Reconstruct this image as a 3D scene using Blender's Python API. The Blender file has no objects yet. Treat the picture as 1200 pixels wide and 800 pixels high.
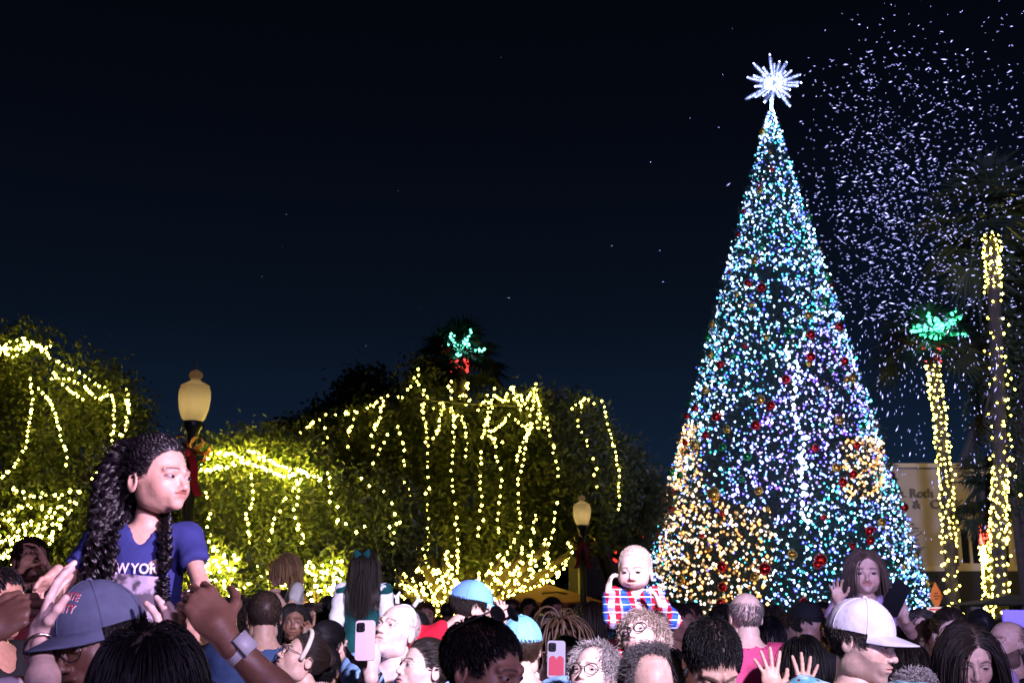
import bpy, math, random
import numpy as np
from mathutils import Vector, Matrix

random.seed(7)
RNG = np.random.default_rng(7)
SC = bpy.context.scene
COL = SC.collection
R = math.radians

# ------------------------------------------------------------------ camera, world, light
F = 1400.0                      # focal length in pixels of the 1200 px wide photograph
PITCH = math.atan(330 / F)
CP, SP = math.cos(PITCH), math.sin(PITCH)
CZ = 1.75
cam_d = bpy.data.cameras.new('camera'); cam = bpy.data.objects.new('camera', cam_d); COL.objects.link(cam)
cam_d.sensor_width = 36; cam_d.lens = 36 * F / 1200
cam_d.clip_start = 0.05; cam_d.clip_end = 3000
cam.location = (0, 0, CZ); cam.rotation_euler = (math.pi / 2 + PITCH, 0, 0)
cam_d.dof.use_dof = True; cam_d.dof.focus_distance = 4.0; cam_d.dof.aperture_fstop = 8.0
SC.camera = cam

world = bpy.data.worlds.new('World'); SC.world = world; world.use_nodes = True
wn, wl = world.node_tree.nodes, world.node_tree.links
wn.clear()
w_out = wn.new('ShaderNodeOutputWorld'); w_bg = wn.new('ShaderNodeBackground')
w_tc = wn.new('ShaderNodeTexCoord'); w_sep = wn.new('ShaderNodeSeparateXYZ'); w_ramp = wn.new('ShaderNodeValToRGB')
wl.new(w_tc.outputs['Generated'], w_sep.inputs[0]); wl.new(w_sep.outputs['Z'], w_ramp.inputs[0])
cr = w_ramp.color_ramp
cr.elements[0].position = 0.0; cr.elements[0].color = (0.0085, 0.0220, 0.0520, 1)
cr.elements[1].position = 0.60; cr.elements[1].color = (0.0007, 0.0008, 0.0018, 1)
e = cr.elements.new(0.12); e.color = (0.0054, 0.0136, 0.0330, 1)
e = cr.elements.new(0.24); e.color = (0.0026, 0.0056, 0.0130, 1)
e = cr.elements.new(0.38); e.color = (0.0015, 0.0026, 0.0062, 1)
wl.new(w_ramp.outputs[0], w_bg.inputs[0]); w_bg.inputs[1].default_value = 1.0
wl.new(w_bg.outputs[0], w_out.inputs[0])

vs = SC.view_settings
vs.view_transform = 'Standard'; vs.look = 'None'; vs.gamma = 1.0; vs.exposure = 0.0
SC.render.engine = 'CYCLES'
SC.cycles.use_denoising = True
SC.cycles.max_bounces = 4; SC.cycles.diffuse_bounces = 2; SC.cycles.glossy_bounces = 2
SC.cycles.sample_clamp_indirect = 3.0
SC.cycles.use_light_tree = True


def spot(name, loc, aim, power, color, angle, blend=0.8, radius=0.25):
    d = bpy.data.lights.new(name, 'SPOT'); d.energy = power; d.color = color
    d.spot_size = R(angle); d.spot_blend = blend; d.shadow_soft_size = radius
    o = bpy.data.objects.new(name, d); COL.objects.link(o); o.location = loc
    o.rotation_euler = (Vector(aim) - Vector(loc)).to_track_quat('-Z', 'Y').to_euler()
    return o


def point(name, loc, power, color, radius=0.1):
    d = bpy.data.lights.new(name, 'POINT'); d.energy = power; d.color = color; d.shadow_soft_size = radius
    o = bpy.data.objects.new(name, d); COL.objects.link(o); o.location = loc
    return o

# the stage lamps behind the camera, to its right
spot('stage_spotlight', (4.6, -6.5, 6.6), (0.10, 5.5, 1.75), 26000, (0.80, 0.70, 1.0), 12, 1.0, 0.2)
spot('stage_spotlight', (7.2, -4.5, 4.9), (-0.85, 3.0, 2.15), 17500, (0.92, 0.64, 1.0), 8, 1.0, 0.2)
spot('stage_floodlight', (5.0, -9.0, 6.0), (0.8, 4.0, 1.2), 4200, (0.64, 0.46, 1.0), 34, 0.7, 0.4)
spot('snow_floodlight', (-1.5, -8.0, 2.6), (3.8, 9.0, 5.6), 60000, (0.42, 0.42, 1.0), 30, 0.8, 0.3)
# warm lamp added out of view to light the office building
spot('street_floodlight', (19.0, 27.0, 9.0), (18.0, 40.0, 4.0), 3400, (1.0, 0.68, 0.26), 110, 0.6, 0.2)


# ------------------------------------------------------------------ helpers
def at(px, py, Y):
    dx = (px - 600) / F; dy = (400 - py) / F
    y = CP - SP * dy; z = SP + CP * dy; t = Y / y
    return Vector((dx * t, Y, CZ + z * t))


def tag(o, label=None, cat=None, group=None, kind=None):
    if label: o['label'] = label
    if cat: o['category'] = cat
    if group: o['group'] = group
    if kind: o['kind'] = kind
    return o


def empty(name, loc, label=None, cat=None, group=None, kind=None, rz=0.0):
    o = bpy.data.objects.new(name, None); COL.objects.link(o)
    o.empty_display_size = 0.1
    o.location = loc; o.rotation_euler = (0, 0, rz)
    return tag(o, label, cat, group, kind)


class Geo:
    def __init__(s):
        s.V = []; s.L = []; s.N = []; s.M = []; s.C = []; s.n = 0

    def add(s, V, Fc, mi=0, col=None):
        V = np.asarray(V, dtype=np.float32).reshape(-1, 3)
        if isinstance(Fc, np.ndarray):
            if Fc.size:
                s.L.append((Fc + s.n).ravel().astype(np.int32))
                s.N.append(np.full(len(Fc), Fc.shape[1], dtype=np.int32))
                s.M.append(np.full(len(Fc), mi, dtype=np.int32))
        else:
            for f in Fc:
                s.L.append(np.array(f, dtype=np.int32) + s.n)
            s.N.append(np.array([len(f) for f in Fc], dtype=np.int32))
            s.M.append(np.full(len(Fc), mi, dtype=np.int32))
        if col is None:
            c = np.ones((len(V), 4), dtype=np.float32)
        else:
            col = np.asarray(col, dtype=np.float32)
            c = np.ones((len(V), 4), dtype=np.float32)
            c[:, :3] = col[:, :3] if col.ndim == 2 else col[:3]
        s.C.append(c); s.V.append(V); s.n += len(V)
        return s

    def box(s, c, d, rz=0.0, mi=0, col=None, M=None):
        v = np.array([[x, y, z] for x in (-.5, .5) for y in (-.5, .5) for z in (-.5, .5)], dtype=np.float32) * np.array(d, dtype=np.float32)
        if rz:
            a, b = math.cos(rz), math.sin(rz)
            v = np.stack([v[:, 0] * a - v[:, 1] * b, v[:, 0] * b + v[:, 1] * a, v[:, 2]], 1)
        v = v + np.array(c, dtype=np.float32)
        if M is not None: v = xf(M, v)
        return s.add(v, np.array([[0, 1, 3, 2], [4, 6, 7, 5], [0, 4, 5, 1], [2, 3, 7, 6], [0, 2, 6, 4], [1, 5, 7, 3]]), mi, col)

    def tube(s, path, rad, sides=8, mi=0, col=None, cap=True):
        P = np.asarray([list(p) for p in path], dtype=np.float64); n = len(P)
        r = np.full(n, rad, dtype=np.float64) if np.isscalar(rad) else np.asarray(rad, dtype=np.float64)
        T = np.gradient(P, axis=0); T /= np.linalg.norm(T, axis=1)[:, None] + 1e-9
        ref = np.array([0, 0, 1.0]) if abs(T[:, 2]).mean() < .8 else np.array([1.0, 0, 0])
        U = np.cross(T, ref); U /= np.linalg.norm(U, axis=1)[:, None] + 1e-9
        W = np.cross(T, U)
        a = np.arange(sides) / sides * 2 * math.pi
        V = P[:, None] + r[:, None, None] * (np.cos(a)[None, :, None] * U[:, None] + np.sin(a)[None, :, None] * W[:, None])
        i = np.arange(n - 1)[:, None] * sides; j = np.arange(sides)[None]; k = (j + 1) % sides
        Fc = np.stack([i + j, i + k, i + sides + k, i + sides + j], -1).reshape(-1, 4)[:, ::-1]
        s.add(V.reshape(-1, 3), Fc, mi, col)
        if cap:
            b = s.n - n * sides
            s.add(np.zeros((0, 3)), [])
            s.L.append(np.arange(sides, dtype=np.int32) + b); s.N.append(np.array([sides], dtype=np.int32)); s.M.append(np.array([mi], dtype=np.int32))
            s.L.append((np.arange(sides, dtype=np.int32)[::-1]) + b + (n - 1) * sides); s.N.append(np.array([sides], dtype=np.int32)); s.M.append(np.array([mi], dtype=np.int32))
        return s

    def lathe(s, prof, c=(0, 0, 0), sides=20, mi=0, col=None, M=None):
        pr = np.array(prof, dtype=np.float64); n = len(pr)
        a = np.arange(sides) / sides * 2 * math.pi
        V = np.stack([pr[:, 0][:, None] * np.cos(a), pr[:, 0][:, None] * np.sin(a), np.repeat(pr[:, 1][:, None], sides, 1)], -1).reshape(-1, 3) + np.array(c)
        if M is not None: V = xf(M, V)
        i = np.arange(n - 1)[:, None] * sides; j = np.arange(sides)[None]; k = (j + 1) % sides
        return s.add(V, np.stack([i + j, i + k, i + sides + k, i + sides + j], -1).reshape(-1, 4), mi, col)

    def octs(s, P, r, mi=0, col=None):
        """octahedral bulbs at the points P"""
        P = np.asarray([list(p) for p in P], dtype=np.float32).reshape(-1, 3); n = len(P)
        if not n: return s
        r = np.broadcast_to(np.asarray(r, dtype=np.float32), (n,)) if np.ndim(r) else np.full(n, r, dtype=np.float32)
        d = np.array([[1, 0, 0], [-1, 0, 0], [0, 1, 0], [0, -1, 0], [0, 0, 1.15], [0, 0, -1.15]], dtype=np.float32)
        V = P[:, None] + d[None] * r[:, None, None]
        f = np.array([[0, 2, 4], [2, 1, 4], [1, 3, 4], [3, 0, 4], [2, 0, 5], [1, 2, 5], [3, 1, 5], [0, 3, 5]])
        Fc = (np.arange(n)[:, None, None] * 6 + f[None]).reshape(-1, 3)
        if col is not None and np.ndim(col) == 2: col = np.repeat(np.asarray(col), 6, axis=0)
        return s.add(V.reshape(-1, 3), Fc, mi, col)

    def build(s, name, mats, parent=None, loc=None, smooth=True):
        me = bpy.data.meshes.new(name)
        V = np.concatenate(s.V) if s.V else np.zeros((0, 3), np.float32)
        if loc is not None: V = V - np.array(list(loc), dtype=np.float32)
        Lp = np.concatenate(s.L) if s.L else np.zeros(0, np.int32)
        N = np.concatenate(s.N) if s.N else np.zeros(0, np.int32)
        Mi = np.concatenate(s.M) if s.M else np.zeros(0, np.int32)
        me.vertices.add(len(V)); me.vertices.foreach_set('co', V.astype(np.float32).ravel())
        me.loops.add(len(Lp)); me.loops.foreach_set('vertex_index', Lp.astype(np.int32))
        me.polygons.add(len(N))
        st = np.concatenate([[0], np.cumsum(N)[:-1]]).astype(np.int32) if len(N) else np.zeros(0, np.int32)
        me.polygons.foreach_set('loop_start', st); me.polygons.foreach_set('loop_total', N)
        me.polygons.foreach_set('material_index', Mi)
        me.polygons.foreach_set('use_smooth', np.full(len(N), smooth, dtype=bool))
        ca = me.color_attributes.new('Col', 'FLOAT_COLOR', 'POINT')
        ca.data.foreach_set('color', np.concatenate(s.C).astype(np.float32).ravel())
        for m in (mats if isinstance(mats, (list, tuple)) else [mats]): me.materials.append(m)
        me.update(calc_edges=True); me.validate(verbose=False)
        o = bpy.data.objects.new(name, me); COL.objects.link(o)
        if parent is not None:
            o.parent = parent
        elif loc is not None:
            o.location = loc
        return o


def xf(M, V):
    M = np.array(M, dtype=np.float64)
    return V @ M[:3, :3].T + M[:3, 3]


def copy_tree(o, parent=None):
    c = o.copy(); COL.objects.link(c); c.parent = parent
    for ch in list(o.children): copy_tree(ch, c)
    return c


# ------------------------------------------------------------------ materials
_M = {}


def mat(name, color=(.5, .5, .5), rough=.6, metal=0.0, emit=None, strength=0.0, attr=False, noise=0.0, nscale=20.0, bump=0.0, spec=.5, trans=0.0):
    if name in _M: return _M[name]
    m = bpy.data.materials.new(name); m.use_nodes = True; _M[name] = m
    n, l = m.node_tree.nodes, m.node_tree.links
    b = n['Principled BSDF']
    b.inputs['Base Color'].default_value = (*color, 1); b.inputs['Roughness'].default_value = rough
    b.inputs['Metallic'].default_value = metal; b.inputs['Specular IOR Level'].default_value = spec
    src = None
    if attr:
        a = n.new('ShaderNodeAttribute'); a.attribute_name = 'Col'
        mx = n.new('ShaderNodeMix'); mx.data_type = 'RGBA'; mx.blend_type = 'MULTIPLY'; mx.inputs[0].default_value = 1
        l.new(a.outputs['Color'], mx.inputs[6]); mx.inputs[7].default_value = (*color, 1); src = mx.outputs[2]
    if noise or bump:
        tc = n.new('ShaderNodeTexCoord'); nz = n.new('ShaderNodeTexNoise'); nz.inputs['Scale'].default_value = nscale; nz.inputs['Detail'].default_value = 5
        l.new(tc.outputs['Object'], nz.inputs['Vector'])
    if noise:
        mr = n.new('ShaderNodeMapRange'); mr.inputs[1].default_value = .3; mr.inputs[2].default_value = .7
        mr.inputs[3].default_value = 1 - noise; mr.inputs[4].default_value = 1 + noise; l.new(nz.outputs[0], mr.inputs[0])
        mx = n.new('ShaderNodeMix'); mx.data_type = 'RGBA'; mx.blend_type = 'MULTIPLY'; mx.inputs[0].default_value = 1
        if src: l.new(src, mx.inputs[6])
        else: mx.inputs[6].default_value = (*color, 1)
        l.new(mr.outputs[0], mx.inputs[7]); src = mx.outputs[2]
    if src: l.new(src, b.inputs['Base Color'])
    if bump:
        bp = n.new('ShaderNodeBump'); bp.inputs['Strength'].default_value = bump; bp.inputs['Distance'].default_value = .01
        l.new(nz.outputs[0], bp.inputs['Height']); l.new(bp.outputs[0], b.inputs['Normal'])
    if emit:
        b.inputs['Emission Color'].default_value = (*emit, 1); b.inputs['Emission Strength'].default_value = strength
        if attr == 'emit': l.new(n.new('ShaderNodeAttribute').outputs['Color'], b.inputs['Emission Color']); n[-1].attribute_name = 'Col'
    if trans: b.inputs['Transmission Weight'].default_value = trans
    return m


def skin_mat(name, c):
    m = mat('skin_' + name, c, .46, attr=True, noise=.13, nscale=55, spec=.36, bump=.12)
    b = m.node_tree.nodes['Principled BSDF']
    b.inputs['Subsurface Weight'].default_value = .12; b.inputs['Subsurface Scale'].default_value = .01
    b.inputs['Subsurface Radius'].default_value = (1, .35, .2)
    return m


def bulb_mat(name, strength):
    m = bpy.data.materials.new(name); m.use_nodes = True
    n, l = m.node_tree.nodes, m.node_tree.links; n.clear()
    o = n.new('ShaderNodeOutputMaterial'); e_ = n.new('ShaderNodeEmission'); a = n.new('ShaderNodeAttribute'); a.attribute_name = 'Col'
    l.new(a.outputs['Color'], e_.inputs[0]); e_.inputs[1].default_value = strength; l.new(e_.outputs[0], o.inputs[0])
    return m


SKIN = {k: skin_mat(k, c) for k, c in dict(light=(.62, .40, .31), pale=(.74, .53, .45), medium=(.49, .30, .22), tan=(.34, .19, .125), brown=(.20, .10, .065), dark=(.11, .055, .038)).items()}


def pattern_mat(name, kind, a, b_, c_=None, scale=1.0, rough=.8):
    """cloth with a woven or printed pattern: plaid, floral, stripe"""
    if name in _M: return _M[name]
    m = bpy.data.materials.new(name); m.use_nodes = True; _M[name] = m
    n, l = m.node_tree.nodes, m.node_tree.links
    b = n['Principled BSDF']; b.inputs['Roughness'].default_value = rough; b.inputs['Specular IOR Level'].default_value = .2
    tc = n.new('ShaderNodeTexCoord')

    def mixc(f, x, y):
        mx = n.new('ShaderNodeMix'); mx.data_type = 'RGBA'; l.new(f, mx.inputs[0])
        for s, k in ((x, 6), (y, 7)):
            if isinstance(s, tuple): mx.inputs[k].default_value = (*s, 1)
            else: l.new(s, mx.inputs[k])
        return mx.outputs[2]

    def step(src, lo, hi):
        mr = n.new('ShaderNodeMapRange'); mr.inputs[1].default_value = lo; mr.inputs[2].default_value = hi; l.new(src, mr.inputs[0]); return mr.outputs[0]

    def wave(axis, sc, warp=.6):
        w = n.new('ShaderNodeTexWave'); w.wave_type = 'BANDS'; w.bands_direction = axis; w.inputs['Scale'].default_value = sc
        w.inputs['Distortion'].default_value = warp; w.inputs['Detail'].default_value = 1; w.inputs['Detail Scale'].default_value = 2
        l.new(tc.outputs['Object'], w.inputs[0]); return w.outputs['Fac']
    if kind == 'plaid':
        w1 = step(wave('X', scale, 2.2), .34, .40); w2 = step(wave('X', scale * .57, 2.2), .80, .86); w3 = step(wave('Z', scale * .9), .52, .6); w4 = step(wave('Z', scale * 1.7), .93, .97)
        c1 = mixc(w1, a, b_); c2 = mixc(w2, c1, c_)
        dk = n.new('ShaderNodeMix'); dk.data_type = 'RGBA'; dk.blend_type = 'MULTIPLY'; l.new(w3, dk.inputs[0]); l.new(c2, dk.inputs[6]); dk.inputs[7].default_value = (.55, .45, .65, 1)
        out = mixc(w4, dk.outputs[2], (.75, .75, .8))
    elif kind == 'floral':
        v = n.new('ShaderNodeTexVoronoi'); v.inputs['Scale'].default_value = scale; l.new(tc.outputs['Object'], v.inputs[0])
        v2 = n.new('ShaderNodeTexNoise'); v2.inputs['Scale'].default_value = scale * .5; l.new(tc.outputs['Object'], v2.inputs[0])
        c1 = mixc(step(v2.outputs[0], .45, .55), a, b_)
        out = mixc(step(v.outputs['Distance'], .34, .28), c1, c_)
    else:
        out = mixc(step(wave('DIAGONAL', scale, 3), .5, .6), a, b_)
    l.new(out, b.inputs['Base Color'])
    nz = n.new('ShaderNodeTexNoise'); nz.inputs['Scale'].default_value = 25; l.new(tc.outputs['Object'], nz.inputs[0])
    bp = n.new('ShaderNodeBump'); bp.inputs['Strength'].default_value = .4; bp.inputs['Distance'].default_value = .01
    l.new(nz.outputs[0], bp.inputs['Height']); l.new(bp.outputs[0], b.inputs['Normal'])
    return m


def cloth(name, c, rough=.85):
    return mat('cloth_' + name, c, rough, noise=.12, nscale=30, bump=.35, spec=.2)


def text_mesh(body, size, offset=0.0, extrude=0.0, spacing=1.0):
    cu = bpy.data.curves.new('lettering_curve', 'FONT'); cu.body = body; cu.size = size; cu.offset = offset; cu.extrude = extrude
    cu.align_x = 'CENTER'; cu.align_y = 'CENTER'; cu.space_character = spacing; cu.resolution_u = 3
    o = bpy.data.objects.new('lettering_curve', cu); COL.objects.link(o)
    dg = bpy.context.evaluated_depsgraph_get(); dg.update()
    me = bpy.data.meshes.new_from_object(o.evaluated_get(dg))
    V = np.array([v.co[:] for v in me.vertices]); Fc = [tuple(p.vertices) for p in me.polygons]
    bpy.data.objects.remove(o); bpy.data.curves.remove(cu); bpy.data.meshes.remove(me)
    return V, Fc


# ------------------------------------------------------------------ distance fields and their surface
def ell(p, c, r):
    x, y, z = (p[0] - c[0]), (p[1] - c[1]), (p[2] - c[2])
    k0 = np.sqrt((x / r[0]) ** 2 + (y / r[1]) ** 2 + (z / r[2]) ** 2)
    k1 = np.sqrt((x / r[0] ** 2) ** 2 + (y / r[1] ** 2) ** 2 + (z / r[2] ** 2) ** 2) + 1e-6
    return k0 * (k0 - 1) / k1


def cap(p, a, b, r1, r2):
    a = np.array(list(a), dtype=np.float32); b = np.array(list(b), dtype=np.float32); d = b - a
    L2 = float(d @ d) + 1e-9
    x, y, z = p[0] - a[0], p[1] - a[1], p[2] - a[2]
    t = np.clip((x * d[0] + y * d[1] + z * d[2]) / L2, 0, 1)
    return np.sqrt((x - t * d[0]) ** 2 + (y - t * d[1]) ** 2 + (z - t * d[2]) ** 2) - (r1 + (r2 - r1) * t)


def smin(a, b, k):
    h = np.clip(.5 + .5 * (b - a) / k, 0, 1)
    return b * (1 - h) + a * h - k * h * (1 - h)


def smax(a, b, k): return -smin(-a, -b, k)


def snet(f, lo, hi, h):
    lo = np.array(lo, dtype=np.float32); hi = np.array(hi, dtype=np.float32)
    n = np.maximum(np.ceil((hi - lo) / h).astype(int) + 1, 4)
    ax = [lo[i] + h * np.arange(n[i], dtype=np.float32) for i in range(3)]
    G = np.meshgrid(*ax, indexing='ij')
    D = f(G)
    ins = D < 0
    cn = sum(ins[i:n[0] - 1 + i, j:n[1] - 1 + j, k:n[2] - 1 + k].astype(np.int8) for i in (0, 1) for j in (0, 1) for k in (0, 1))
    act = (cn > 0) & (cn < 8)
    cells = np.argwhere(act); idx = np.full(act.shape, -1, dtype=np.int64); idx[act] = np.arange(len(cells))
    pos = np.zeros((len(cells), 3)); cnt = np.zeros(len(cells))
    cs = [(i, j, k) for i in (0, 1) for j in (0, 1) for k in (0, 1)]
    for a in cs:
        for axn in range(3):
            if a[axn]: continue
            b = list(a); b[axn] = 1
            da = D[cells[:, 0] + a[0], cells[:, 1] + a[1], cells[:, 2] + a[2]]; db = D[cells[:, 0] + b[0], cells[:, 1] + b[1], cells[:, 2] + b[2]]
            cr_ = (da < 0) != (db < 0)
            t = np.where(cr_, da / np.where(cr_, da - db, 1), 0)
            q = np.array(a, dtype=float)[None] + t[:, None] * (np.array(b) - np.array(a))[None]
            pos += q * cr_[:, None]; cnt += cr_
    V = lo + h * (cells + pos / np.maximum(cnt, 1)[:, None])
    Fs = []
    for axn in range(3):
        u, v = (axn + 1) % 3, (axn + 2) % 3
        sl0 = [slice(None)] * 3; sl1 = [slice(None)] * 3
        sl0[axn] = slice(0, n[axn] - 1); sl1[axn] = slice(1, n[axn])
        A, B = ins[tuple(sl0)], ins[tuple(sl1)]
        E = np.argwhere(A != B)
        E = E[(E[:, u] > 0) & (E[:, v] > 0) & (E[:, u] < n[u] - 1) & (E[:, v] < n[v] - 1)]
        if not len(E): continue
        fl = A[E[:, 0], E[:, 1], E[:, 2]]

        def c_(du, dv):
            e_ = E.copy(); e_[:, u] += du; e_[:, v] += dv
            return idx[e_[:, 0], e_[:, 1], e_[:, 2]]
        Q = np.stack([c_(-1, -1), c_(0, -1), c_(0, 0), c_(-1, 0)], 1)
        Q[~fl] = Q[~fl][:, ::-1]
        Fs.append(Q)
    Fc = np.concatenate(Fs) if Fs else np.zeros((0, 4), int)
    return V, Fc[(Fc >= 0).all(1)]


def relax(V, Fc, it=2, k=.5):
    """a little Laplacian smoothing"""
    n = len(V)
    for _ in range(it):
        S = np.zeros((n, 3)); C = np.zeros(n)
        for a, b in ((0, 1), (1, 2), (2, 3), (3, 0)):
            i, j = Fc[:, a], Fc[:, b]
            for d in range(3):
                S[:, d] += np.bincount(i, V[j, d], n) + np.bincount(j, V[i, d], n)
            C += np.bincount(i, minlength=n) + np.bincount(j, minlength=n)
        V = V * (1 - k) + k * S / np.maximum(C, 1)[:, None]
    return V


def tubes(P, rad, sides=3):
    """many strands at once: P (N,S,3), rad (N,S) or (S,)"""
    N, S, _ = P.shape
    T = np.gradient(P, axis=1); T /= np.linalg.norm(T, axis=2)[..., None] + 1e-9
    ref = np.array([.31, .52, .79]); U = np.cross(T, ref); U /= np.linalg.norm(U, axis=2)[..., None] + 1e-9
    W = np.cross(T, U)
    rad = np.broadcast_to(rad, (N, S))
    a = np.arange(sides) / sides * 2 * math.pi
    V = P[:, :, None] + rad[..., None, None] * (np.cos(a)[None, None, :, None] * U[:, :, None] + np.sin(a)[None, None, :, None] * W[:, :, None])
    base = (np.arange(N) * S * sides)[:, None, None]; i = (np.arange(S - 1) * sides)[None, :, None]; j = np.arange(sides)[None, None]; k = (j + 1) % sides
    Fc = np.stack([base + i + k, base + i + j, base + i + sides + j, base + i + sides + k], -1).reshape(-1, 4)
    return V.reshape(-1, 3), Fc
# ------------------------------------------------------------------ people
# head frame: metres, face towards -Y, z up, origin between the ears
HEADS = {
    'man': dict(face=((0, -.020, -.032), (.061, .072, .086)), chin=((0, -.072, -.098), .021), jaw=(.046, .004, -.072, .024), brow=.0125, nose=1.0, lip=1.0, cheek=.020, eye=.0035),
    'woman': dict(face=((0, -.022, -.030), (.058, .069, .082)), chin=((0, -.070, -.094), .017), jaw=(.041, .004, -.066, .021), brow=.009, nose=.86, lip=1.15, cheek=.022, eye=.0035),
    'child': dict(face=((0, -.024, -.022), (.059, .068, .072)), chin=((0, -.074, -.078), .015), jaw=(.036, -.002, -.052, .020), brow=.007, nose=.80, lip=1.05, cheek=.019, eye=-.004),
}
HEADS['baby'] = dict(face=((0, -.026, -.018), (.063, .062, .062)), chin=((0, -.068, -.062), .014), jaw=(.038, -.008, -.042, .026), brow=.005, nose=.62, lip=1.0, cheek=.025, eye=-.010)
EYE = {'baby': (.030, -.0775, -.010), 'man': (.031, -.0785, .004), 'woman': (.031, -.078, .004), 'child': (.031, -.077, -.004)}
MOUTH = {'baby': -.048, 'man': -.060, 'woman': -.057, 'child': -.050}


def head_core(p, t):
    h = HEADS[t]
    d = ell(p, (0, .015, .035), (.076, .097, .083))
    d = smin(d, ell(p, *h['face']), .030)
    return d


def head_sdf(t, mouth_open=0.0):
    h = HEADS[t]; ns = h['nose']; ez = EYE[t][2]; mz = MOUTH[t]

    def f(p):
        d = head_core(p, t)
        q = (np.abs(p[0]), p[1], p[2])  # wall stucco again, its shade put into a darker colour
        d = smin(d, ell(p, h['chin'][0], (h['chin'][1] * 1.15, h['chin'][1], h['chin'][1] * .85)), .022)
        j = h['jaw']; d = smin(d, ell(q, (j[0], j[1], j[2]), (j[3] * .8, j[3] * 1.3, j[3])), .028)
        d = smin(d, ell(q, (.036, -.056, ez - .027), (h['cheek'], h['cheek'] * .9, h['cheek'] * 1.1)), .030)
        d = smin(d, cap(q, (.014, -.090, ez + .017), (.046, -.076, ez + .019), h['brow'], h['brow'] * .6), .014)
        # eye sockets, then lids
        d = smax(d, -ell(q, (EYE[t][0], -.1020, ez), (.0170, .0150, .0105)), .010)
        d = smin(d, ell(q, (EYE[t][0], EYE[t][1], ez), (.0145, .0125, .0125)), .005)
        # nose
        tipz = ez - .034 * (.55 + .45 * ns)
        tipy = -.092 - .020 * ns
        d = smin(d, cap(p, (0, -.086, ez + .008), (0, tipy + .004, tipz + .002), .0060, .0085 * ns + .001), .010)
        d = smin(d, ell(p, (0, tipy + .004, tipz), (.0095 * ns + .001, .009, .0085)), .006)
        d = smin(d, ell(q, (.0115 * ns, tipy + .014, tipz - .003), (.0070 * ns + .001, .0085, .0065)), .005)
        # mouth
        w = .023
        kd = .0055 if t in ('child', 'baby') else 0.0
        d = smin(d, ell(p, (0, -.083 + kd * 1.3, mz), (.030, .014, .022)), .014)
        d = smin(d, ell(p, (0, -.0955 + kd, mz + .0050), (w, .0062, .0050 * h['lip'])), .005)
        d = smin(d, ell(p, (0, -.0940 + kd, mz - .0060 - mouth_open), (w * .82, .0075, .0062 * h['lip'])), .005)
        d = smax(d, -ell(p, (0, -.104 + kd, mz - .0004 - mouth_open * .5), (w * 1.05, .0105, .0016 + mouth_open * .55)), .0035)
        # ears
        e1 = ell(q, (.0770, .012, ez - .006), (.0065, .0190, .0315))
        e1 = smax(e1, -ell(q, (.0850, .008, ez - .004), (.0085, .0110, .0200)), .004)
        d = smin(d, e1, .006)
        return d
    return f


def sline(y):
    """height of the hair line on the scalp as a function of front-back position"""
    return np.interp(y, [-.10, -.070, -.048, -.030, -.008, .010, .035, .12], [.070, .066, .040, -.002, .012, .018, -.045, -.058])


_HC = {}


def head_mesh(t, mo=0.0, h=.0026):
    k = (t, mo, h)
    if k not in _HC:
        V, Fc = snet(head_sdf(t, mo), (-.098, -.130, -.135), (.098, .125, .130), h)
        _HC[k] = (relax(V, Fc, 1, .35), Fc)
    return _HC[k]


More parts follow.
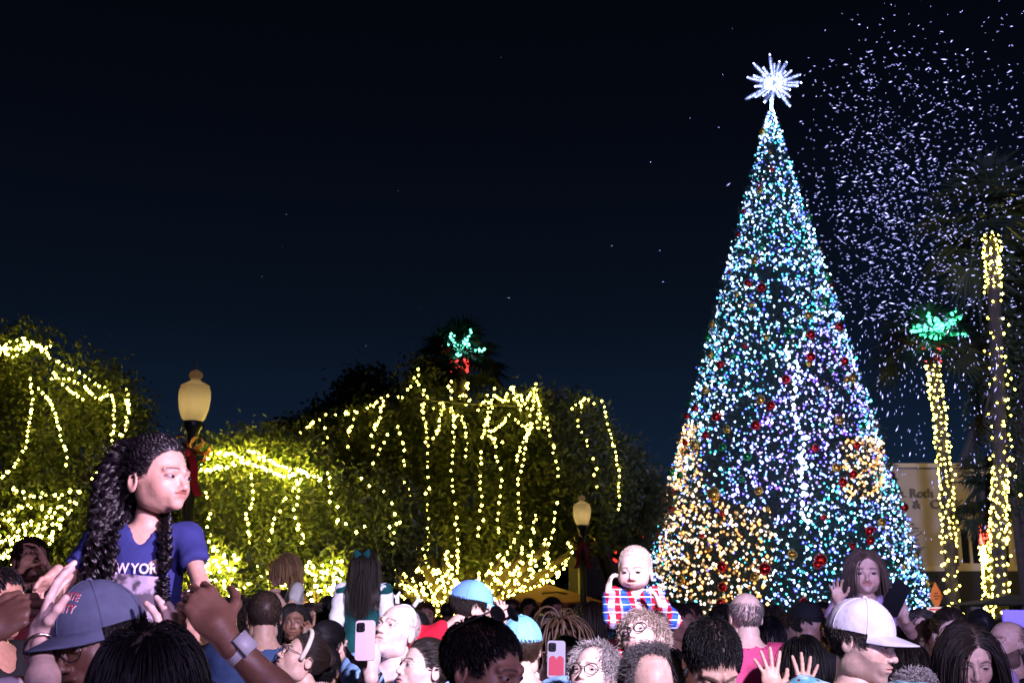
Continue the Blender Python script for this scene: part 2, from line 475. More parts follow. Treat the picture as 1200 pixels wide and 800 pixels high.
def head_paint(V, t, hair=None, beard=None, scalp=0.0, recede=0.0, skin=None, brow=None, lipc=(.85, .50, .50)):
    """own colours (lips, brows, stubble, cropped hair) and shade painted in nostrils and lip seam (values multiply the skin colour)"""
    C = np.ones((len(V), 3)); x, y, z = np.abs(V[:, 0]), V[:, 1], V[:, 2]; ez = EYE[t][2]; mz = MOUTH[t]

    def mixin(mask, c):
        nonlocal C
        C = C * (1 - mask[:, None]) + np.array(c)[None] * mask[:, None]
    sk = np.array(skin)
    hc = np.array(hair if hair is not None else (.02, .015, .012)) / sk
    bc = np.array(brow) / sk if brow is not None else hc
    rosy = np.exp(-(((x - .042) / .022) ** 2 + ((z - (ez - .032)) / .02) ** 2)) * (y < -.03) * .35
    mixin(rosy, (1.0, .72, .70))
    lip = ((x / .0235) ** 2 + ((z - mz + .0005) / (.0105)) ** 2 < 1) * (y < -.085)
    mixin(lip * (.8 if t != 'man' else .4), lipc)
    seam_shade = ((x < .021) & (np.abs(z - mz) < .0016) & (y < -.08)) * .8
    mixin(seam_shade * .7, (.35, .18, .18))  # shade between the lips, painted into the skin colour
    nsz = HEADS[t]['nose']; nostril_shade = (((x - .0095 * nsz) ** 2 + (z - (ez - .034 * (.55 + .45 * nsz) - .0085)) ** 2) < .0028 ** 2) & (y < -.085) & (y > -.112)
    mixin(nostril_shade * .45, (.35, .2, .2))  # shade inside the nostrils, painted into the skin colour
    bz = ez + .0215 - ((x - .030) / .030) ** 2 * .007
    br = np.clip(1.3 - np.abs(z - bz) / .0038, 0, 1) * ((x > .011) & (x < .048) & (y < -.055))
    mixin(br * .85, bc)
    lash = np.clip(1.2 - np.abs(((x - EYE[t][0]) / .0150) ** 2 + ((z - ez) / .0085) ** 2 - 1) / .28, 0, 1) * (z > ez - .001) * (y < -.07)
    mixin(lash * .75, np.array((.02, .015, .012)) / sk)
    if beard is not None:
        bcol, amt = beard
        m = (z < mz + .018 + np.clip((.06 + y) * .55, 0, .05)) & (y < .02) & (z > -.125)
        m &= ~((x < .012) & (z > mz + .016))
        m = m * (~((x / .026) ** 2 + ((z - mz) / .009) ** 2 < 1))
        m = m * (.82 + .18 * np.sin(V[:, 0] * 1900) * np.sin(V[:, 2] * 1700))
        mixin(m * amt, np.array(bcol) / sk)
    if scalp > 0:
        m = np.clip((z - sline(y)) / .008, 0, 1)
        if recede > 0: m = m * np.clip(((y - (-.09 + recede * .14)) + np.clip(x - .035, 0, 1) * 1.6) / .03, 0, 1)
        mixin(m * scalp, hc)
    return C


BODY = {}


def ik(S, W, a, b, pole):
    S, W, pole = Vector(S), Vector(W), Vector(pole)
    d = W - S; L = d.length
    if L > (a + b) * .995: W = S + d * ((a + b) * .995 / L); d = W - S; L = d.length
    u = d.normalized(); x = (a * a - b * b + L * L) / (2 * L); h = math.sqrt(max(a * a - x * x, 0))
    pl = (pole - u * pole.dot(u));
    pl = pl.normalized() if pl.length > 1e-5 else Vector((0, 0, -1))
    return S + u * x + pl * h, W


def hand_mesh(curl, spread=.14, thumb=.5, h=.0028):
    """left hand: wrist at the origin, fingers along +Y, thumb on +X, palm towards -Z"""
    def f(p):
        d = ell(p, (0, .048, 0), (.0405, .052, .0145))
        d = smin(d, cap(p, (0, -.03, 0), (0, .02, 0), .026, .027), .02)
        d = smin(d, ell(p, (.024, .030, -.008), (.018, .030, .014)), .012)
        for i, (bx, by, ln, r) in enumerate(((.029, .086, .076, .0090), (.0095, .092, .085, .0092), (-.0105, .088, .078, .0087), (-.0295, .078, .062, .0078))):
            c = curl[i] if isinstance(curl, (list, tuple)) else curl
            a0 = (1.2 - i) * spread; pnt = np.array((bx, by, -.001)); ang = 0.0
            pr = np.array((bx * .62, .035, .0))
            d = smin(d, cap(p, pr, pnt, .012, r * 1.04), .006)
            for s_, (lf, rr) in enumerate(((.46, 1.0), (.30, .93), (.24, .82))):
                ang += c * (1.0, 1.15, .75)[s_]
                dv = np.array((math.sin(a0) * math.cos(ang), math.cos(a0) * math.cos(ang), -math.sin(ang)))
                q = pnt + dv * ln * lf
                d = smin(d, cap(p, pnt, q, r * rr, r * rr * .92), .0035); pnt = q
        tb = np.array((.026, .022, -.004)); dirs = ((.85, .50, -.25), (.55, .80, -.35 - thumb * .3), (.25, .85, -.25 - thumb * .5))
        for (dv, ln, r) in zip(dirs, (.036, .032, .027), (.0125, .0105, .0095)):
            dv = np.array(dv); dv = dv / np.linalg.norm(dv); q = tb + dv * ln
            d = smin(d, cap(p, tb, q, r, r * .9), .006); tb = q
        return d
    V, Fc = snet(f, (-.075, -.062, -.125), (.105, .192, .040), h)
    return V, Fc


def frame(fd, pn, right=True):
    """matrix whose +Y is the finger direction and -Z the palm normal"""
    y = Vector(fd).normalized(); z = -Vector(pn).normalized(); z = (z - y * z.dot(y)).normalized(); x = y.cross(z)
    M = Matrix((x, y, z)).transposed().to_4x4()
    if right: M = M @ Matrix.Diagonal((-1, 1, 1, 1))
    return M


def folds(V, Nn, amp, seed, vert=1.0):
    rg = np.random.default_rng(seed); s = np.zeros(len(V))
    for k in range(7):
        d = rg.normal(size=3) * np.array([1, 1, .45 * vert]); d /= np.linalg.norm(d)
        fr = rg.uniform(22, 75); w = rg.normal(size=3) * 9
        s += np.sin(V @ d * fr + 1.6 * np.sin(V @ w + rg.uniform(0, 6)) + rg.uniform(0, 6)) * (30 / fr)
    s = np.sign(s) * np.abs(s) ** .8
    return V + Nn * (s * amp / 3)[:, None]


def vnormals(V, Fc):
    a, b, c, d = (V[Fc[:, i]] for i in range(4))
    n = np.cross(c - a, d - b); N = np.zeros_like(V)
    for i in range(4):
        for k in range(3): N[:, k] += np.bincount(Fc[:, i], n[:, k], len(V))
    return N / (np.linalg.norm(N, axis=1)[:, None] + 1e-12)


def push_out(P, t, off, ex=None):
    """moves points out of the head (and of extra spheres) to the distance off"""
    for _ in range(2):
        p = (P[:, 0], P[:, 1], P[:, 2]); e_ = .002
        d = head_core(p, t)
        g = np.stack([head_core((p[0] + e_, p[1], p[2]), t) - d, head_core((p[0], p[1] + e_, p[2]), t) - d, head_core((p[0], p[1], p[2] + e_), t) - d], 1)
        g /= np.linalg.norm(g, axis=1)[:, None] + 1e-9
        m = d < off
        P = np.where(m[:, None], P + g * (off - d)[:, None], P)
        for (c, r_, k) in (ex or []):
            v = (P - c) / k; L = np.linalg.norm(v, axis=1)[:, None] + 1e-9
            rr = r_ + off[:, None] * .5
            P = np.where(L < rr, c + v / L * rr * k, P)
    return P


def roots(n, rng, recede=0.0, sides=False, cover=None):
    out = []
    while len(out) < n:
        d = rng.normal(size=(n * 3, 3)); d /= np.linalg.norm(d, axis=1)[:, None]
        P = np.array((0, .015, .035)) + d * np.array((.076, .097, .083))
        m = P[:, 2] > sline(P[:, 1]) + (0 if not sides else 0)
        if recede > 0: m &= (P[:, 1] > -.09 + recede * .14 - np.clip(np.abs(P[:, 0]) - .035, 0, 1) * 1.6)
        if sides: m &= (P[:, 2] < .072)
        if cover is not None: m &= cover(P)
        out.extend(P[m].tolist())
    return np.array(out[:n])


def strands(t, n, L, vol, rng, g, flow='crown', steps=8, w=.0010, jit=.25, grav=.35, curl=0.0, cpitch=.03, recede=0.0, sides_only=False, ex=None, cover=None, sd=3, lift=.3, wob=0.0, bun=None, clump=1, csp=.0022):
    P = roots(n, rng, recede, sides_only, cover); N0 = (P - np.array((0, .015, .035))) / np.array((.076, .097, .083)) ** 2
    N0 /= np.linalg.norm(N0, axis=1)[:, None]
    if flow == 'crown': fl = P - np.array((0, .055, .14))
    elif flow == 'back': fl = np.stack([P[:, 0] * -.5, np.full(n, .10), np.where(P[:, 1] > .05, -.1, .0)], 1)
    elif flow == 'part': fl = np.stack([(np.sign(P[:, 0] - .012) * .06 + P[:, 0] * .4) * np.clip(1 - (P[:, 1] + .02) / .06, .05, 1), np.full(n, .060), np.full(n, -.05)], 1)
    elif flow == 'forward': fl = P - np.array((0, .075, .12)); fl[:, 1] -= .03
    else: fl = rng.normal(size=(n, 3)) * .1
    fl -= N0 * (fl * N0).sum(1)[:, None]; fl /= np.linalg.norm(fl, axis=1)[:, None] + 1e-9
    D = fl + N0 * lift + rng.normal(size=(n, 3)) * jit; D /= np.linalg.norm(D, axis=1)[:, None]
    ln = L * rng.uniform(.7, 1.1, n); off = vol * rng.uniform(.15, 1.0, n) ** .8 + .0015
    path = [P.copy()]; g = np.array(g)
    Q = P.copy()
    for s in range(steps):
        D = D + g[None] * grav * (1 if s > 0 else .3) + rng.normal(size=(n, 3)) * wob
        if bun is not None:
            bd = np.array(bun) - Q; bl = np.linalg.norm(bd, axis=1)[:, None] + 1e-6; D = D * .45 + bd / bl * .75
            ln = np.minimum(ln, bl[:, 0] * steps * .55 + 1e-4)
        else: pass
        D = D; D /= np.linalg.norm(D, axis=1)[:, None]
        Q = Q + D * (ln / steps)[:, None]
        Q = push_out(Q, t, off * min(1, (s + 1) / 2.0), ex)
        path.append(Q.copy())
    PT = np.stack(path, 1)
    if curl > 0:
        # resample finely and wind each lock
        S2 = max(24, int(L / cpitch * 9)); u = np.linspace(0, steps, S2); i0 = np.clip(u.astype(int), 0, steps - 1); fr = (u - i0)[None, :, None]
        PT = PT[:, i0] * (1 - fr) + PT[:, i0 + 1] * fr
        T = np.gradient(PT, axis=1); T /= np.linalg.norm(T, axis=2)[..., None] + 1e-9
        U = np.cross(T, np.array([.3, .9, .2])); U /= np.linalg.norm(U, axis=2)[..., None] + 1e-9; W = np.cross(T, U)
        ph = rng.uniform(0, 6.28, n)[:, None] + (np.linspace(0, 1, S2)[None] + .03 * np.sin(np.linspace(0, 9, S2))[None] * rng.normal(size=(n, 1))) * (L / cpitch * 6.28 * rng.uniform(.7, 1.25, n))[:, None]
        rr = curl * np.clip(np.linspace(0, 4, S2), .15, 1)[None, :, None] * rng.uniform(.5, 1.25, n)[:, None, None]
        PT = PT + rr * (np.cos(ph)[..., None] * U + .6 * np.sin(ph)[..., None] * W)
        if clump > 1:
            PT = np.repeat(PT, clump, axis=0); m_ = len(PT); o0 = rng.normal(size=(m_, 1, 3)) * csp; o1 = rng.normal(size=(m_, 1, 3)) * csp * 1.6; tt = np.linspace(0, 1, S2)[None, :, None]
            PT = PT + o0 * (1 - tt) + o1 * tt; n = m_
    S = PT.shape[1]
    rad = w * np.clip(1.35 - np.linspace(0, 1, S) ** 3 * 1.1, .2, 1)
    return tubes(PT, rad[None] * rng.uniform(.7, 1.3, n)[:, None], sd)


def hairmat(name, c, rough=.42):
    m = mat('hair_' + name, c, .48 if name != 'jet' else .28, attr=True, spec=.28 if name != 'jet' else .6)
    return m


HAIRC = dict(jet=(.009, .007, .009), black=(.008, .007, .008), dark=(.022, .014, .010), brown=(.060, .032, .018), blond=(.42, .27, .12), grey=(.15, .135, .13), white=(.42, .37, .35), auburn=(.10, .035, .02), straw=(.55, .42, .34), flaxen=(.70, .55, .42))


def capsphere(c, r, k): return (np.array(c), r, np.array(k))


PEOPLE = []


def person(label, c, Y, yaw=0, pitch=0, roll=0, t='man', skin='light', hair=('short', 'dark'), shirt=None, sleeve=.6, body_yaw=None, bs=None, hs=1.0,
           arms=None, seat=False, group=None, lean=(0, 0, 0), glasses=None, hat=None, beard=None, neck=.0, cres=.011, res=.013, mo=0.0, fine=True, eyes='open', trousers=None, collar=False,
           hands=None, extra=None, headh=None, cat='person', gaze=0, vneck=0.0, belly=0.0, wide=1.0, hand_h=.003, lipc=(.85, .50, .50)):
    seed = len(PEOPLE) + 11; rng = np.random.default_rng(seed)
    ch = at(c[0], c[1], Y); hy = yaw if body_yaw is None else body_yaw
    Mh = Matrix.Translation(ch) @ Matrix.Rotation(R(yaw), 4, 'Z') @ Matrix.Rotation(R(roll), 4, 'Y') @ Matrix.Rotation(R(-pitch), 4, 'X') @ Matrix.Scale(hs, 4)
    if bs is None: bs = ch.z / 1.575
    Rb = Matrix.Rotation(R(hy), 4, 'Z')
    root = ch - (Rb @ Vector((0, -.02, 1.605))) * bs + Vector(lean)
    if not seat: root.z = 0.0
    Mb = Matrix.Translation(root) @ Rb @ Matrix.Scale(bs, 4); Mbi = Mb.inverted()
    loc = Vector((root.x, root.y, root.z if not seat else root.z + .86 * bs))
    hl = Mbi @ ch                                    # head centre in body frame
    sc = (hs / bs)
    nk_top = Mbi @ (Mh @ Vector((0, .022, -.045)))
    nk_base = Vector((0, .018, 1.405)) + Vector((hl.x * .15, 0, 0))
    # joints
    arm = {}
    for sd, sx in (('R', -1), ('L', 1)):
        S = Vector((sx * .175 * wide, .005, 1.400))
        spec = (arms or {}).get(sd)
        if spec:
            W = Mbi @ (Vector(spec['w']) if len(spec['w']) == 3 and spec.get('world') else at(*spec['w']))
            pole = spec.get('pole', (sx * .5, .3, -1))
            if abs(W.z - S.z) < 9: S = S + Vector((0, 0, .035 * max(0, min(1, (W.z - S.z) / .3 + .3))))
            E, W2 = ik(S, W, .29, .265, pole)
        else:
            E = S + Vector((sx * .045, .02, -.285)); W2 = E + Vector((sx * .01, -.04, -.26))
        arm[sd] = (S, E, W2)
    legs = {}
    for sd, sx in (('R', -1), ('L', 1)):
        Hh = Vector((sx * .09, 0, .90))
        if seat: K = Hh + Vector((sx * .06, -.34, .03)); A = K + Vector((0, .03, -.36))
        else: K = Hh + Vector((sx * .01, -.015, -.43)); A = K + Vector((0, .03, -.41))
        legs[sd] = (Hh, K, A)

    def torso(p, off=0.0):
        d = ell(p, (0, .0, 1.26), (.158 * wide, .108, .20)); d = smin(d, ell(p, (0, -.01 - belly * .4, 1.06), (.150 * wide + belly * .3, .108 + belly, .17)), .05)
        d = smin(d, ell(p, (0, .005, .925), (.165, .118, .125)), .05)
        for sd in 'RL': d = smin(d, cap(p, (0, .012, 1.395), arm[sd][0], .055, .055), .045)
        return d - off

    def armf(p, sd, off=0.0, part=2):
        S, E, W = arm[sd]; k = .94 if t == 'man' else (.82 if t == 'woman' else .90)
        d = cap(p, S, E, .052 * k + off, .041 * k + off)
        if part > 1: d = smin(d, smin(cap(p, E, E.lerp(W, .45), .040 * k + off, .039 * k + off), cap(p, E.lerp(W, .45), W, .037 * k + off, .026 * k + off), .02), .02)
        return d
    nr = .056 if t == 'man' else (.047 if t == 'woman' else .052)

    def body(p):
        d = torso(p)
        d = smin(d, cap(p, nk_base, nk_top, nr * 1.08, nr * min(1.0, .9 * sc) ), .035)
        for sd in 'RL': d = smin(d, armf(p, sd), .03)
        return d
    pts = [nk_top, nk_base] + [q for sd in 'RL' for q in arm[sd]]
    lo = Vector((min(min(q.x for q in pts) - .08, -.19 * wide), min(min(q.y for q in pts) - .08, -.20 - belly), .80)); hi = Vector((max(max(q.x for q in pts) + .08, .19 * wide), max(max(q.y for q in pts) + .08, .19), max(q.z for q in pts) + .08))
    lo.z = min([lo.z] + [q.z - .08 for q in pts])
    hh = res / bs
    V, Fc = snet(body, lo, hi, hh); V = relax(V, Fc, 2, .5)
    g = Geo(); g.add(xf(Mb, V), Fc, 0)
    # head
    Vh, Fh = head_mesh(t, mo, .0026 if fine else .0042)
    hk, hcn = (hair if hair else ('none', 'dark'))[:2]; hcol = HAIRC[hcn]
    hp = dict(buzz=.88, short=.9, long=.9, back=.95, curly=.9, fringe=.0, none=0, thin=.5, dreads=.9, locks=.95, bangs=.9, bob=.9)
    recede = hair[2] if hair and len(hair) > 2 else 0.0
    skc = tuple(SKIN[skin].node_tree.nodes['Mix'].inputs[7].default_value)[:3]
    Cc = head_paint(Vh, t, hcol, beard, hp.get(hk, .9), recede, skc, HAIRC['brown'] if hcn in ('blond', 'white', 'straw', 'flaxen') else (HAIRC['dark'] if hcn != 'grey' else (.12, .1, .1)), lipc=lipc)
    if mo > 0:
        x_, y_, z_ = Vh.T; inn = ((x_ / .021) ** 2 + ((z_ - MOUTH[t] + mo * .5) / (.002 + mo * .6)) ** 2 < 1) & (y_ < -.075)
        Cc[inn] = (.25, .08, .08)
    g.add(xf(Mh, Vh), Fh, 0, Cc)
    hs_ = {}
    for sd, spec in (arms or {}).items():
        if spec.get('fd'):
            key = (str(spec.get('curl', .3)), spec.get('spread', .14), spec.get('thumb', .5))
            if key not in BODY: BODY[key] = hand_mesh(spec.get('curl', .3), spec.get('spread', .14), spec.get('thumb', .5), hand_h)
            HV, HF = BODY[key]
            W = Mb @ arm[sd][2]; hsz = bs * spec.get('size', 1.0)
            Mw = Matrix.Translation(W) @ frame(spec['fd'], spec['pn'], sd == 'R') @ Matrix.Scale(hsz, 4)
            g.add(xf(Mw, HV), HF[:, ::-1] if sd == 'R' else HF, 0)
            hs_[sd] = Mw
    o = g.build('person', [SKIN[skin]], None, loc)
    tag(o, label, cat, group or 'people in the crowd')
    PEOPLE.append(o)
    info = dict(o=o, Mh=Mh, Mb=Mb, loc=loc, arm=arm, hands=hs_, torso=torso, rng=rng)
    # eyes
    if eyes != 'none' and abs(((yaw + 180) % 360) - 180) < 125:
        for sx in (-1, 1):
            ec = Vector((sx * EYE[t][0], EYE[t][1] - .0030, EYE[t][2] - .0005)); er = .0114 if t in ('man', 'woman') else .0128
            if eyes == 'closed': continue
            th = np.linspace(0, math.pi, 14); pr = np.stack([np.sin(th) * er, -np.cos(th) * er], 1)
            Me = Mh @ Matrix.Translation(ec) @ Matrix.Rotation(R(gaze), 4, 'Z') @ Matrix.Rotation(R(90), 4, 'X') @ Matrix.Diagonal((1.10, .60, 1, 1))
            gg = Geo(); gg.lathe(pr, sides=14, M=Me)
            cc = np.repeat(np.where(th[:, None] > math.pi - (.34 if t in ('child', 'baby') else .28), np.array([[.003, .003, .003]]), np.where(th[:, None] > math.pi - (.92 if t in ('child', 'baby') else .70), np.array([[.022, .011, .007]]), np.array([[.30, .27, .28]]))), 14, axis=0)
            gg.C = [np.concatenate([cc, np.ones((len(cc), 1))], 1).astype(np.float32)]
            gg.build('eye', mat('eyeball', (1, 1, 1), .15, attr=True), o, loc)
    # hair
    gl = (Mh.to_3x3().inverted() @ Vector((0, 0, -1))).normalized()
    bodyL = Mh.inverted() @ Mb
    shl = [capsphere(bodyL @ Vector((0, .01, 1.30)), 1.0 * (.17 / sc), (1.08, .72, 1.0)), capsphere(bodyL @ Vector((.13, .01, 1.375)), .072 / sc, (1, 1, 1)), capsphere(bodyL @ Vector((-.13, .01, 1.375)), .072 / sc, (1, 1, 1)),
           capsphere(bodyL @ ((nk_base + nk_top) / 2), nr / sc * 1.05, (1, 1, 1.3))]
    hm = hairmat(hcn, hcol)
    q = 1.0 if fine else .35; w0 = .0011 if fine else .0024
    G = Geo()

    def addh(V_, F_, cv=None):
        V_ = xf(Mh, V_)
        col = rng.uniform(.5, 1.15, (len(V_) // 24 + 1, 1)).repeat(24, 0)[:len(V_)].repeat(3, 1) if cv is None else cv
        G.add(V_, F_, 0, col)
    cover = None
    if hat: cover = lambda P: P[:, 2] < .045
    if hk == 'short': addh(*strands(t, int(4600 * q), .021, .0075, rng, gl, 'forward', 4, w0 * .85, .12, .10, recede=recede, cover=cover))
    elif hk == 'buzz': addh(*strands(t, int(3200 * q), .007, .004, rng, gl, 'crown', 2, w0 * .8, .4, .0, recede=recede, cover=cover, lift=1))
    elif hk == 'thin': addh(*strands(t, int(1400 * q), .008, .004, rng, gl, 'crown', 2, w0 * .7, .4, .0, recede=recede, cover=cover, lift=1))
    elif hk == 'fringe': addh(*strands(t, int(1200 * q), .014, .006, rng, gl, 'crown', 3, w0, .4, .1, sides_only=True, cover=cover))
    elif hk == 'fuzzy': addh(*strands(t, int(5200 * q), .034, .013, rng, gl, 'crown', 5, w0 * .75, .6, .05, curl=.004, cpitch=.02, recede=recede, cover=cover, lift=.8))
    elif hk == 'curly': addh(*strands(t, int(2200 * q), .050, .018, rng, gl, 'crown', 6, w0 * 1.2, .5, .2, curl=.008, cpitch=.025, recede=recede, cover=cover, lift=.8))
    elif hk == 'long': addh(*strands(t, int(2800 * q), hair[3] if len(hair) > 3 else .38, .012, rng, gl, 'part', 16, w0 * 1.3, .10, .5, ex=shl, cover=cover, recede=recede))
    elif hk == 'bob': addh(*strands(t, int(2200 * q), .15, .024, rng, gl, 'part', 9, w0 * 1.3, .12, .5, ex=shl, cover=cover))
    elif hk == 'back':
        addh(*strands(t, int(2600 * q), .20, .007, rng, gl, 'back', bun=(0, .112, .055), steps=10, w=w0 * 1.1, jit=.04, grav=.0, cover=cover))
        bn = np.array((0, .112, .055)) if recede == 0 else np.array((0, .06, .13))
        B = rng.normal(size=(int(520 * q), 3)); B /= np.linalg.norm(B, axis=1)[:, None]; aux = np.cross(B, rng.normal(size=B.shape)); aux /= np.linalg.norm(aux, axis=1)[:, None]
        th = np.linspace(0, 2.4, 8)[None, :, None]; PT = bn + .030 * (B[:, None] * np.cos(th) + aux[:, None] * np.sin(th)) * rng.uniform(.8, 1.05, (len(B), 1, 1))
        addh(*tubes(PT, np.full(8, w0 * 1.6)))
    elif hk == 'dreads': addh(*strands(t, 130, .24, .040, rng, gl, 'crown', 12, .0052, .25, .35, ex=shl, sd=5, lift=1.6, wob=.10))
    elif hk == 'locks':
        addh(*strands(t, 2600, .17, .007, rng, gl, 'back', bun=(0, .10, .0), steps=10, w=.0012, jit=.05, grav=.0))
        addh(*strands(t, 900, .13, .012, rng, gl, 'back', bun=(0, .12, .02), steps=9, w=.0018, jit=.10, grav=.0, curl=.004, cpitch=.022))
        cvs = lambda P: (P[:, 1] > .012) & (P[:, 2] < .105)
        addh(*strands(t, 300, .42, .030, rng, gl, 'back', 16, .00125, .12, .55, curl=.0085, cpitch=.042, ex=shl, sd=3, cover=cvs, clump=9))
        addh(*strands(t, 170, .44, .048, rng, gl, 'back', 16, .00115, .20, .6, curl=.0105, cpitch=.038, ex=shl, sd=3, cover=cvs, clump=8))
        addh(*strands(t, 160, .30, .060, rng, gl, 'back', 14, .0006, .45, .5, curl=.012, cpitch=.05, ex=shl, sd=3, cover=lambda P: P[:, 1] > .05))
    elif hk == 'bangs':
        addh(*strands(t, int(2400 * q), .10, .018, rng, gl, 'crown', 7, w0 * 1.3, .12, .4, cover=cover))
    elif hk == 'messy': addh(*strands(t, int(2400 * q), .050, .015, rng, gl, 'forward', 6, w0 * 1.1, .35, .1, curl=.003, cpitch=.04, recede=recede, cover=cover, lift=.45))
    if G.n: G.build('hair', [hm], o, loc)
    # clothes
    if shirt is not None:
        nz = 1.435 - vneck; sf = .012

        def shf(p):
            d = torso(p, 0)
            for sd in 'RL':
                S, E, W = arm[sd]
                if sleeve >= 0:
                    if sleeve <= 1:
                        Z = S.lerp(E, max(sleeve, .05)); dv = (E - S).normalized(); a = cap(p, S, Z, .058, .054)
                        cut = (p[0] - Z.x) * dv.x + (p[1] - Z.y) * dv.y + (p[2] - Z.z) * dv.z
                    else:
                        Z = E.lerp(W, sleeve - 1); dv = (W - E).normalized()
                        a = smin(cap(p, S, E, .056, .050), cap(p, E, Z, .050, .040), .02)
                        cut = (p[0] - Z.x) * dv.x + (p[1] - Z.y) * dv.y + (p[2] - Z.z) * dv.z
                        cut = np.where(cap(p, S, E, .055, .055) < 0, -1.0, cut)
                    d = smin(d, smax(a, cut, .004), .03)
            d = smin(d, cap(p, nk_base + Vector((0, 0, -.02)), nk_base + Vector((0, 0, .03)), nr * 1.3, nr * 1.15), .03) if collar else d
            hole = cap(p, nk_base + Vector((0, -.004, -.015)), nk_top, nr * (1.12 if collar else 1.30), nr * 1.9)
            hole = smin(hole, cap(p, (nk_base.x, -.05, 1.435), (nk_base.x, -.120, 1.395 - vneck), nr * (.75 if collar else .92), .016 if vneck else nr * .55), .01)
            d = smax(d - sf, -hole, .005)
            for sd in 'RL':
                Hh, K, A = legs[sd]; d = smin(d, smin(cap(p, Hh, K, .088, .062), cap(p, K, A, .062, .045), .02), .03)
            return d
        lz = .02 if not seat else .44
        lo2 = Vector((lo.x - .03, min(lo.y - .03, -.46 if seat else -.16), lz)); hi2 = hi + Vector((.03, .03, .02))
        sres = max(hh, cres / bs) if fine else .017 / bs
        V, Fc = snet(shf, lo2, hi2, sres); V = relax(V, Fc, 2, .5)
        V = folds(V, vnormals(V, Fc), .019 * np.clip((np.linalg.norm(V - np.array(list(nk_base)), axis=1) - .10) / .10, 0, 1), seed)
        gs = Geo(); zc = V[Fc].mean(1)[:, 2]; up = zc > .93 if not seat else (zc > .90)
        gs.add(xf(Mb, V), Fc, 0); mi = np.where(up, 0, 1).astype(np.int32); gs.M = [mi]
        gs.build('clothes', [shirt, trousers or cloth('denim', (.03, .045, .09))], o, loc)
        info['shf'] = shf
    if glasses: make_glasses(info, glasses, t)
    if hat: make_cap(info, **hat)
    return info


def make_glasses(info, kind, t, Mo=None):
    """spectacles on the nose, or sunglasses pushed up (a matrix in the head frame moves them)"""
    g = Geo(); M = info['Mh'] @ (Mo or Matrix.Identity(4)); ez = EYE[t][2]
    th = np.linspace(0, 2 * math.pi, 22)
    sun = kind == 'sun'
    for sx in (-1, 1):
        p = [M @ Vector((sx * .033 + .0245 * math.cos(a), -.1035 + .006 * abs(math.cos(a)) * (1 if math.cos(a) * sx > 0 else 0), ez - .003 + .0195 * math.sin(a))) for a in th]
        g.tube(p, .0016 if kind != 'thick' else .0024, 6, 0, cap=False)
        cpt = M @ Vector((sx * .033, -.1035, ez - .003))
        if sun: g.add([cpt] + p[:-1], np.array([[0, i + 1, (i + 1) % 21 + 1] for i in range(21)]), 1)
        g.tube([M @ Vector((sx * .056, -.098, ez + .004)), M @ Vector((sx * .076, -.04, ez + .006)), M @ Vector((sx * .080, .012, ez + .005)), M @ Vector((sx * .078, .030, ez - .012))], .0016 if kind != 'sun' else .0026, 5, 0)
    g.tube([M @ Vector((-.009, -.106, ez + .004)), M @ Vector((0, -.108, ez + .006)), M @ Vector((.009, -.106, ez + .004))], .0016, 6, 0)
    g.build('sunglasses' if sun else 'glasses', [mat('black_plastic', (.012, .012, .014), .25), mat('tinted_lens', (.01, .01, .012), .08)], info['o'], info['loc'])


